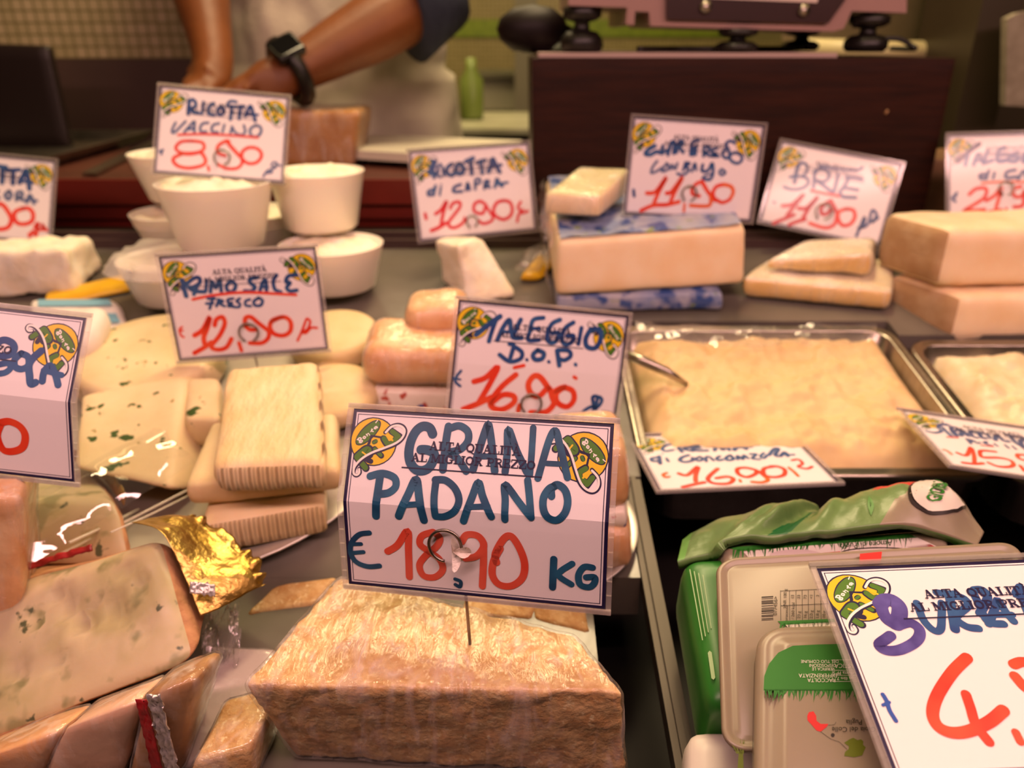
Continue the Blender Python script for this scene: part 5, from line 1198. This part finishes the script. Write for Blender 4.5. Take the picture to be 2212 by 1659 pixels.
def price_tag(key, label, drop=.03, end=None, k=1.0):
    x = POSE[key]; rv = V(x[:3]); an = rv.length
    q = Matrix.Rotation(an, 4, rv.normalized()).to_quaternion()
    L_ = V(x[3:]) * k; L_.z += CZ
    t = thing('price_tag', label, 'price tag', L_, 'printed price cards on pins', q); t.scale = (k, k, k); t['key'] = key
    inv = q.inverted()
    shared('card', 'card', boxv((-W_ / 2, 0, -H_ / 2), (W_ / 2, .0004, H_ / 2)), paper, t)
    e = .0028
    shared('lam', 'laminate', join(boxv((-W_ / 2 - e, -.0011, -H_ / 2 - e), (W_ / 2 + e, -.0010, H_ / 2 + e)), paint(join(*[boxv(a, b) for a, b in (((-W_ / 2 - e, -.0014, H_ / 2 + .0003), (W_ / 2 + e, .0009, H_ / 2 + e)), ((-W_ / 2 - e, -.0014, -H_ / 2 - e), (W_ / 2 + e, .0009, -H_ / 2 - .0003)), ((-W_ / 2 - e, -.0014, -H_ / 2), (-W_ / 2 - .0003, .0009, H_ / 2)), ((W_ / 2 + .0003, -.0014, -H_ / 2), (W_ / 2 + e, .0009, H_ / 2)))]), 1)), [lam, lamedge], t)
    shared('print', 'printed_frame', PM, navy, t)
    shared('l1', 'logo', LM, [INKM[c] for c in LK], t)
    shared('l2', 'logo', LRM, [INKM[c] for c in LK], t)
    st = parse(INK[key]); cols = sorted(set(s[0] for s in st)); items = []
    for i, (c, w__, pts) in enumerate(st):
        pts = [(max(4, min(1296, a)), max(4, min(921, b))) for a, b in pts] if key not in () else pts
        v2, f2 = ribbon(crom(pts, 6) if len(pts) > 2 else pts, w__)
        items.append((v2, f2, cols.index(c), 22 + i * .45))
    mk('handwriting', bend(flat(items, loc3), BEND.get(key, 0)), [INKM[c] for c in cols], t, 'local', smooth=False)
    if key in PINS:
        cx, cy, r_ = PINS[key]; c = loc3(cx, cy, 0); r_ *= 1e-4; c.y = -.0026
        a0 = R(-52) if key == 'grana' else R(-80)
        ring = [c + V((r_ * math.cos(a), 0, r_ * math.sin(a))) for a in [a0 + R(8) - 0 + (2 * math.pi - R(55)) * (1 - i / 30) * 1.0 for i in range(31)]]
        ring = ring[::-1] if key != 'grana' else ring
        s_ = c + V((r_ * math.cos(a0 + R(40)), 0, r_ * math.sin(a0 + R(40))))
        if key == 'grana': ring = [c + V((r_ * math.cos(a), 0, r_ * math.sin(a))) for a in [R(-28) + R(295) * i / 30 for i in range(31)]][::-1]
        bo = lambda z: (math.sqrt(z * z + 1e-6) - .001) * math.sin(BEND.get(key, 0))
        for p_ in ring: p_.y += bo(p_.z)
        last = ring[-1]
        if end is not None:
            e_ = inv @ (V(end) - L_); low_ = V((last.x + (e_.x - last.x) * .45, .0016 + bo(H_ / 2), -H_ / 2 - .001))
        else: e_ = V((c.x + .002, .004, -H_ / 2 - drop)); low_ = V((c.x + .001, .0016, -H_ / 2 + .002))
        pth = ring + [V((last.x + .0006, .0022 + bo(last.z), last.z - .004)), V((low_.x, low_.y + .0008, low_.z)), e_]
        mk('pin', tube(pth, .00085, 8), wire, t, 'local')
    elif drop:
        e_ = inv @ V((0, 0, -drop)) if key in ('burr',) else V((.0, .004, -H_ / 2 - drop))
        s0 = V((.01, .0016, -.01)) if key == 'burr' else V((0, .0016, -.01))
        mk('pin', tube([s0, s0 + e_ if key == 'burr' else V((0, .0018, -H_ / 2)), (s0 + e_ * 1.02) if key == 'burr' else e_], .00065, 8), wire, t, 'local')
    del t['key']
    return t
ft = price_tag('grana', 'large front price tag with red 18,90, pinned in the hard cheese wedge', end=A(1016, 1399, .302))
c = loc3(600, 640, 0)
def torn(u, v_):
    a = u * 6.28; q = .0075 * v_ * (.6 + .4 * math.sin(a * 3 + 1))
    return loc3(560 + 0, 665, 0) + V((q * math.cos(a) * .8 + .004 * v_, -.0005 - .0035 * v_ * abs(math.sin(a * 2.5)), q * math.sin(a) * 1.25))
mk('torn_film', sheet(torn, 34, 5), M('white_torn_film', h('efe6dc'), h('d8ccc0'), 200, .3, .001, 300), ft, 'local')
price_tag('taldop', 'mid-row price tag with red 16,90 and D.O.P. behind the large front tag', .012)
price_tag('primo', 'price tag with red underline and orange 12,90 above the ribbed white cheese', .018, k=.93)
price_tag('vacc', 'price tag marked 8,90 standing in the upper front tub before the person', .035, k=.935)
price_tag('pecora', 'price tag cut off at the left edge, pinned in the crumbly curd slab', .02)
price_tag('capra', 'tilted price tag with crimson 12,90 on the slanting white wedge', .02)
price_tag('quart', 'price tag reading 11,90 on the stacked square blocks before the wooden box', .03)
price_tag('brie', 'price tag slanting down right, 11,90, above the soft cheese wedges', .02)
price_tag('talcap', 'price tag reading 21,9 at the right edge on the stacked slabs', .02)
price_tag('crema', 'price tag lying flat on the front rim of the creamy spread tray, 16.90', 0)
price_tag('strac', 'price tag lying flat at the right edge across two trays, reading 15', 0)
price_tag('gorg', 'large price tag cut off by the left edge above the veined pieces', .05)
price_tag('burr', 'bright lying price tag with big red 4 over the packaged tubs, lower right', .045)

# ================================================================ packaged fresh cheese, lower right
pa, pb, pc = A(1550, 1205, .330), A(1560, 1600, .238), A(2180, 1172, .334)
pn_ = (pc - pa).cross(pb - pa).normalized()
if pn_.z < 0: pn_ = -pn_
CAM = V((0, 0, CZ))
def PL(px, py, off=0.0):
    d = ray(px, py); o = pa + pn_ * off
    t = (o - CAM).dot(pn_) / d.dot(pn_); return CAM + d * t
def leanpack(TL, TR, BR, BL, off, th, r, **k):
    f = [PL(*BL, off), PL(*BR, off), PL(*TL, off), PL(*TR, off)]; dn = -pn_ * th
    P = [f[0], f[1], f[1] + dn, f[0] + dn, f[2], f[3], f[3] + dn, f[2] + dn]
    return hexa(P, r=r, amp=0, res=.005, **k)
def rtray(TL, TR, BR, BL, off, rc, prof):
    a, b, c, d = PL(*TL, off), PL(*TR, off), PL(*BR, off), PL(*BL, off)
    W2 = ((b - a).length + (c - d).length) / 2; H2 = ((d - a).length + (c - b).length) / 2
    vs = []; fs = []; n = 9
    for ins, dp in prof:
        r_ = max(.002, rc - ins)
        for cx, cy, a0 in ((W2 - ins - r_, ins + r_, -90), (W2 - ins - r_, H2 - ins - r_, 0), (ins + r_, H2 - ins - r_, 90), (ins + r_, ins + r_, 180)):
            for i in range(n):
                t = R(a0 + 90 * i / (n - 1)); s, q = (cx + r_ * math.cos(t)) / W2, (cy + r_ * math.sin(t)) / H2
                vs.append((a * (1 - s) + b * s) * (1 - q) + (d * (1 - s) + c * s) * q + pn_ * dp)
    m = 4 * n
    fs.append(tuple(range(m))[::-1])
    for k in range(len(prof) - 1):
        for i in range(m): fs.append((k * m + i, k * m + (i + 1) % m, (k + 1) * m + (i + 1) % m, (k + 1) * m + i))
    fs.append(tuple(range((len(prof) - 1) * m, len(prof) * m)))
    return vs, fs
PG = 'packaged fresh cheeses in the well'
def CR(x, y): return (1350 + x / 2.566, 1020 + y / 2.566)
def dec(parent, name, polys, mats, off):
    """printed areas on a pack face: polys = (material index, crop points) or strokes (material index, width, points)"""
    it = []
    for q in polys:
        if len(q) == 2:
            it.append(([V(p) for p in q[1]], [tuple(range(len(q[1])))], q[0], 0))
        else:
            v2, f2 = ribbon(q[2], q[1], 3); it.append((v2, f2, q[0], 1))
    return mk(name, flat(it, lambda x, y, ly: PL(*CR(x, y), off + .00015 + ly * .00012)), mats, parent, smooth=False)
def words(parent, name, lst, mat, off):
    it = []
    for s, cx, cy, size, rot, *b in lst:
        v2, f2 = textmesh(s, size, b[0] if b else 0); ca, sa = math.cos(R(rot)), math.sin(R(rot))
        it.append(([V((cx + x * ca + y * sa, cy + x * sa - y * ca)) for x, y in v2], f2, 0, 0))
    return mk(name, flat(it, lambda x, y, ly: PL(*CR(x, y), off + .0004)), mat, parent, smooth=False)
def grass(x0, x1, y0, y1, n, seed, up=1, k=0):
    r_ = random.Random(seed); o = []
    for i in range(n):
        x = x0 + (x1 - x0) * (i + r_.random()) / n; t = (x - x0) / (x1 - x0); yy = y0 + (y1 - y0) * t
        L = 24 + r_.random() * 52; dx = (r_.random() - .5) * 60
        o.append((k, [(x - 6, yy - 4), (x + 6, yy - 4), (x + dx * .4 + 3, yy + L * .55), (x + dx, yy + L)]))
    return o
# deepest pack, green sides with a crumpled pale green top
g1 = thing('wrapped_pack', 'green pack with crumpled pale green top at the back of the well', 'pack', PL(1560, 1400, -.06), PG)
mk('tray', leanpack((1470, 1200), (2140, 1165), (2150, 1525), (1530, 1530), -.012, .050, .010), grn, g1)
it = [(0, 5, [CRi for CRi in ((355 + 22 * j, 520 + 14 * j), (420 + 18 * j, 900 - 30 * j))]) for j in range(4)]
mk('fine_print', flat([(ribbon([(360 + 24 * j, 540 + 10 * j), (430 + 16 * j, 930 - 22 * j)], 5, 2) + (0, 0)) for j in range(4)] + [(ribbon([(470, 1000), (490, 1140)], 22, 2) + (0, 0))], lambda x, y, ly: PL(*CR(x, y), -.0117)), M('pale_fine_print', h('9fc08a'), None), g1, smooth=False)
LOWc = [(1463, 1212), (1530, 1196), (1566, 1166), (1700, 1154), (1800, 1148), (1950, 1134), (2112, 1178)]
UPc = [(1472, 1180), (1545, 1134), (1660, 1104), (1752, 1086), (1778, 1108), (1805, 1092), (1880, 1068), (1965, 1043), (2050, 1058), (2108, 1172)]
def along(c, t):
    q = crom([tuple(float(v) for v in p) for p in c], 8); f = t * (len(q) - 1); i = min(len(q) - 2, int(f)); k = f - i
    return q[i][0] * (1 - k) + q[i + 1][0] * k, q[i][1] * (1 - k) + q[i + 1][1] * k
def bag(u, v_):
    a = along(LOWc, u); b = along(UPc, u)
    p = A(*a, .344).lerp(A(*b, .405), v_)
    pin_ = math.exp(-((u - .475) / .05) ** 2)
    n_ = frac(V((p.x * 45 + 3, p.y * 20, p.z * 20)), 4)
    bul = .012 * math.sin(v_ * math.pi) * (1 - .8 * pin_)
    fold = .0035 * math.sin((u - .475) * 60 + v_ * 3) * math.exp(-abs(u - .475) * 7) * math.sin(v_ * 3.1)
    return p + V((0, -.25, 1)) * (bul + fold) + V((0, 0, .004)) * n_ * math.sin(v_ * math.pi)
bv = sheet(bag, 150, 30, .005)
nu, nv = 150, 30; mi = [0] * len(bv[1])
for j in range(nv):
    for i in range(nu):
        u, v_ = (i + .5) / nu, (j + .5) / nv; k = j * nu + i
        if u > .845 or (u > .78 and v_ < .30 + (u - .78) * 3): mi[k] = 1
        if .69 < u < .86 and .55 < v_ < .80 and v_ - .5 > (.80 - u) * .9: mi[k] = 2
        if abs(u - .475) < .024 + .01 * math.sin(v_ * 9): mi[k] = 3
        if u < .05 and v_ < .8: mi[k] = 4
mk('crumpled_top', (bv[0], bv[1], mi), [lgrn, pack, redp, dgrn, M('leaf_green', h('5f9a44'), None, rough=.35)], g1)
def bagn(u, v_, off):
    p = bag(u, v_); e = 1e-3
    n_ = (bag(min(1, u + e), v_) - bag(u - e, v_)).cross(bag(u, min(1, v_ + e)) - bag(u, v_ - e)).normalized()
    if n_.y > 0 and n_.z < .2: n_ = -n_
    if n_.z < 0: n_ = -n_
    return p + n_ * off
def bagflat(items, off): return flat(items, lambda x, y, ly: bagn(x, y, off + ly * .0003))
ov = [V((.865 + .070 * math.cos(t), .52 + .36 * math.sin(t))) for t in [2 * math.pi * i / 40 for i in range(40)]]
ov2 = [V((.865 + .064 * math.cos(t), .52 + .32 * math.sin(t))) for t in [2 * math.pi * i / 40 for i in range(40)]]
def fan(o): 
    c0 = sum(o, V((0, 0))) / len(o); vs = []; n = len(o); R_ = 5
    for k in range(1, R_ + 1): vs += [c0 + (p - c0) * k / R_ for p in o]
    fs = [(k * n + i, k * n + (i + 1) % n, (k + 1) * n + (i + 1) % n, (k + 1) * n + i) for k in range(R_ - 1) for i in range(n)]
    return vs + [c0], fs + [(len(vs), i, (i + 1) % n) for i in range(n)]
a_, b_ = fan(ov), fan(ov2)
em = mk('oval_emblem', bagflat([a_ + (0, 0), b_ + (1, 1)], .0005), [textm, packw], g1)
v2, f2 = textmesh('GIOIELLA', .26, .006)
mk('emblem_text', bagflat([([V((.866 - y * .17, .52 + x * .40)) for x, y in v2], f2, 0, 3)], .0006), grn, em, smooth=False)
lf = [V((.70 + .010 * math.sin(t * 3.14) + .045 * t, .42 - .30 * t)) for t in [i / 10 for i in range(11)]] + [V((.70 - .006 * math.sin(t * 3.14) + .045 * t, .42 - .30 * t)) for t in [1 - i / 10 for i in range(1, 10)]]
mk('leaf_print', bagflat([fan(lf) + (0, 0)], .0005), M('leaf_print_green', h('5a8f4a'), None), g1)
# pack with the grass-edged label, just behind the front one
g2 = thing('white_pack', 'translucent pack whose grass-edged label shows behind the front trays', 'pack', PL(1800, 1260, -.03), PG)
mk('tray', leanpack((1556, 1170), (2052, 1134), (2060, 1300), (1562, 1300), -.0095, .030, .006), pack, g2)
o_ = -.0095
dec(g2, 'label', [(0, [(655, 440), (1600, 352), (1730, 412), (1760, 470), (700, 490)]), (1, [(560, 418), (1570, 340), (1620, 362), (640, 436)]), (2, [(690, 474), (800, 466), (815, 490), (705, 492)]), (2, [(1560, 412), (1690, 398), (1725, 416), (1590, 430)]), (2, [(1080, 448), (1195, 438), (1185, 462), (1110, 466)])] + grass(600, 1600, 434, 356, 60, 3, k=1), [packw, grn, redp], o_)
dec(g2, 'logo_outline', [(0, 5, [(1190 + 225 + 225 * math.cos(t), 452 - 34 * math.sin(t)) for t in [math.pi * i / 20 for i in range(21)]]), (1, [(950 + 150 * math.cos(t), 462 + 34 * math.sin(t) * (1 if math.sin(t) < 0 else .5)) for t in [2 * math.pi * i / 24 for i in range(24)]])], [textm, M('lilac_grey_print', h('c4b4b0'), None)], o_ + .0002)
words(g2, 'label_text', [('Amore di Puglia', 1335, 400, 46, 176, .01), ('GIOIELLA', 1415, 447, 30, 177, .01)], M('print_dark_green', h('37502a'), None), o_)
# translucent white tray turned towards the customer
g3 = thing('white_tray_pack', 'large translucent white tray with barcode and nutrition table, under the lying tag', 'pack', PL(1800, 1450, -.02), PG)
mk('tray', rtray((1546, 1206), (2206, 1168), (2262, 1640), (1560, 1622), 0, .011, [(.0075, 0), (.006, -.0007), (.0045, -.0008), (.003, .0004), (.001, .0006), (0, -.0006), (.0012, -.0015), (.0045, -.0105)]), pack, g3)
dec(g3, 'red_strap', [(0, [(1302, 452), (1425, 440), (1418, 505), (1300, 512)])], [redp], .0022)
r_ = random.Random(5); bars = []; y = 690
while y < 822:
    t = r_.choice((3, 4, 6, 9)); bars.append((0, [(757, y), (822, y - 4), (822, y + t - 4), (757, y + t)])); y += t + r_.choice((3, 4, 5, 8))
dec(g3, 'barcode', bars, [textm], .0)
words(g3, 'barcode_digits', [('077456>', 835, 740, 30, -88)], textm, .0)
tl = []
for x in (862, 912, 948, 982, 1016, 1050, 1085, 1120): tl.append((0, 2.5, [(x, 655), (x + 2, 820)]))
for y in (658, 740): tl.append((0, 2.5, [(862, y), (1130, y - 12)]))
dec(g3, 'nutrition_table', tl, [textm], .0)
words(g3, 'table_text', [(s, x, yy, 24, -88) for s, x, yy in (('VNR 100 g', 888, 700), ('13', 930, 690), ('33', 964, 690), ('73', 1000, 690), ('<1', 1034, 688), ('2', 1070, 684), ('kJ / 260 kcal', 932, 780), ('processo', 896, 782), ('23 g', 965, 790), ('16 g', 1000, 790), ('2,0 g', 1034, 788), ('1,8 g', 1068, 788), ('10 g', 1104, 788))], textm, .0)
dec(g3, 'label', [(0, [(890, 846), (1165, 830), (1185, 930), (985, 952)]), (1, [(845, 826), (1160, 812), (1165, 838), (880, 852)]), (2, [(958, 912), (1080, 905), (1118, 948), (985, 952)]), (3, [(1120 + 75 * math.cos(t), 910 + 40 * math.sin(t)) for t in [2 * math.pi * i / 24 for i in range(24)]])] + grass(865, 1165, 842, 828, 24, 8, k=1), [packw, grn, redp, M('lilac_print', h('b8a4a0'), None)], .0003)
# front tray with the recycling label
g4 = thing('front_tray_pack', 'front tray with green recycling label and region map, left of the lying tag', 'pack', PL(1750, 1550, .0), PG)
OF = .016
mk('tray', rtray((1636, 1352), (2190, 1335), (2230, 1800), (1628, 1810), OF, .012, [(.0125, .0025), (.0105, .0022), (.0075, .0002), (.0045, 0), (.002, .0), (0, -.002), (.001, -.0145)]), pack, g4)
OF += .0025
arc = [(768, 1210), (772, 1130), (800, 1060), (850, 1000), (930, 962), (1060, 955), (1480, 945), (1480, 1210)]
dec(g4, 'green_label', [(0, arc), (0, 3, [(778, 1205), (1480, 1205)])] + grass(772, 1470, 1206, 1206, 70, 12, k=0), [grn], OF)
def upside(lst): return [(s, x, y, sz, 180) for s, x, y, sz in lst]
words(g4, 'recycling_text', upside([('RACCOLTA', 1090, 1152, 30), ('DIFFERENZIATA', 1070, 1126, 30), ('VERIFICA LE', 1100, 1090, 24), ('DISPOSIZIONI', 1095, 1070, 24), ('DEL TUO COMUNE', 1080, 1048, 24), ('PLASTICA', 1235, 1072, 34), ('Vaschetta PP 5', 1230, 1112, 26), ('Top film 7', 1230, 1142, 26)]), M('label_text_white', h('d8d8c8'), None), OF)
dec(g4, 'text_box', [(0, 2, [(1150, 1160), (1150, 1040), (1320, 1040)]), (0, 2, [(1150, 1098), (1320, 1098)]), (0, 2, [(1150, 1126), (1320, 1126)]), (0, 2, [(1150, 1160), (1320, 1160)])], [MATS['label_text_white']], OF)
dec(g4, 'region_map', [(0, [(1020, 1330), (1045, 1325), (1060, 1350), (1062, 1378), (1085, 1395), (1128, 1395), (1118, 1412), (1085, 1438), (1062, 1432), (1035, 1400), (1012, 1375), (1010, 1350)]), (1, [(1215, 1500), (1245, 1480), (1265, 1472), (1290, 1485), (1308, 1480), (1322, 1492), (1320, 1510), (1335, 1525), (1325, 1545), (1315, 1570), (1270, 1580), (1215, 1572), (1220, 1550), (1240, 1535), (1240, 1518)]), (2, [(1152 + 11 * math.cos(t), 1457 + 11 * math.sin(t)) for t in [2 * math.pi * i / 12 for i in range(12)]]), (2, 2, [(1085, 1438), (1140, 1478), (1190, 1495), (1230, 1535)]), (2, 2, [(1128, 1402), (1160, 1400), (1170, 1385)])], [redp, olive, textm], OF)
words(g4, 'map_text', upside([('Gioia del Colle', 1268, 1424, 40), ('Puglia', 1270, 1384, 40)]), textm, OF)
dec(g4, 'grass_tuft', [(0, [(612, 1800), (630, 1560), (640, 1540), (655, 1560), (664, 1800)])] + [(0, [(x0 - 5, 1560), (x0 + 5, 1560), (x1, 1470)]) for x0, x1 in ((625, 570), (632, 600), (640, 640), (648, 665), (622, 585), (655, 655))], [olive], .0)
g5 = thing('white_tray_pack', 'small white corner of a tray pack at the lower edge beside the rail', 'pack', PL(1540, 1640, -.07), PG)
mk('tray', leanpack((1482, 1572), (1760, 1570), (1780, 1800), (1480, 1800), -.030, .03, .008), packw, g5)
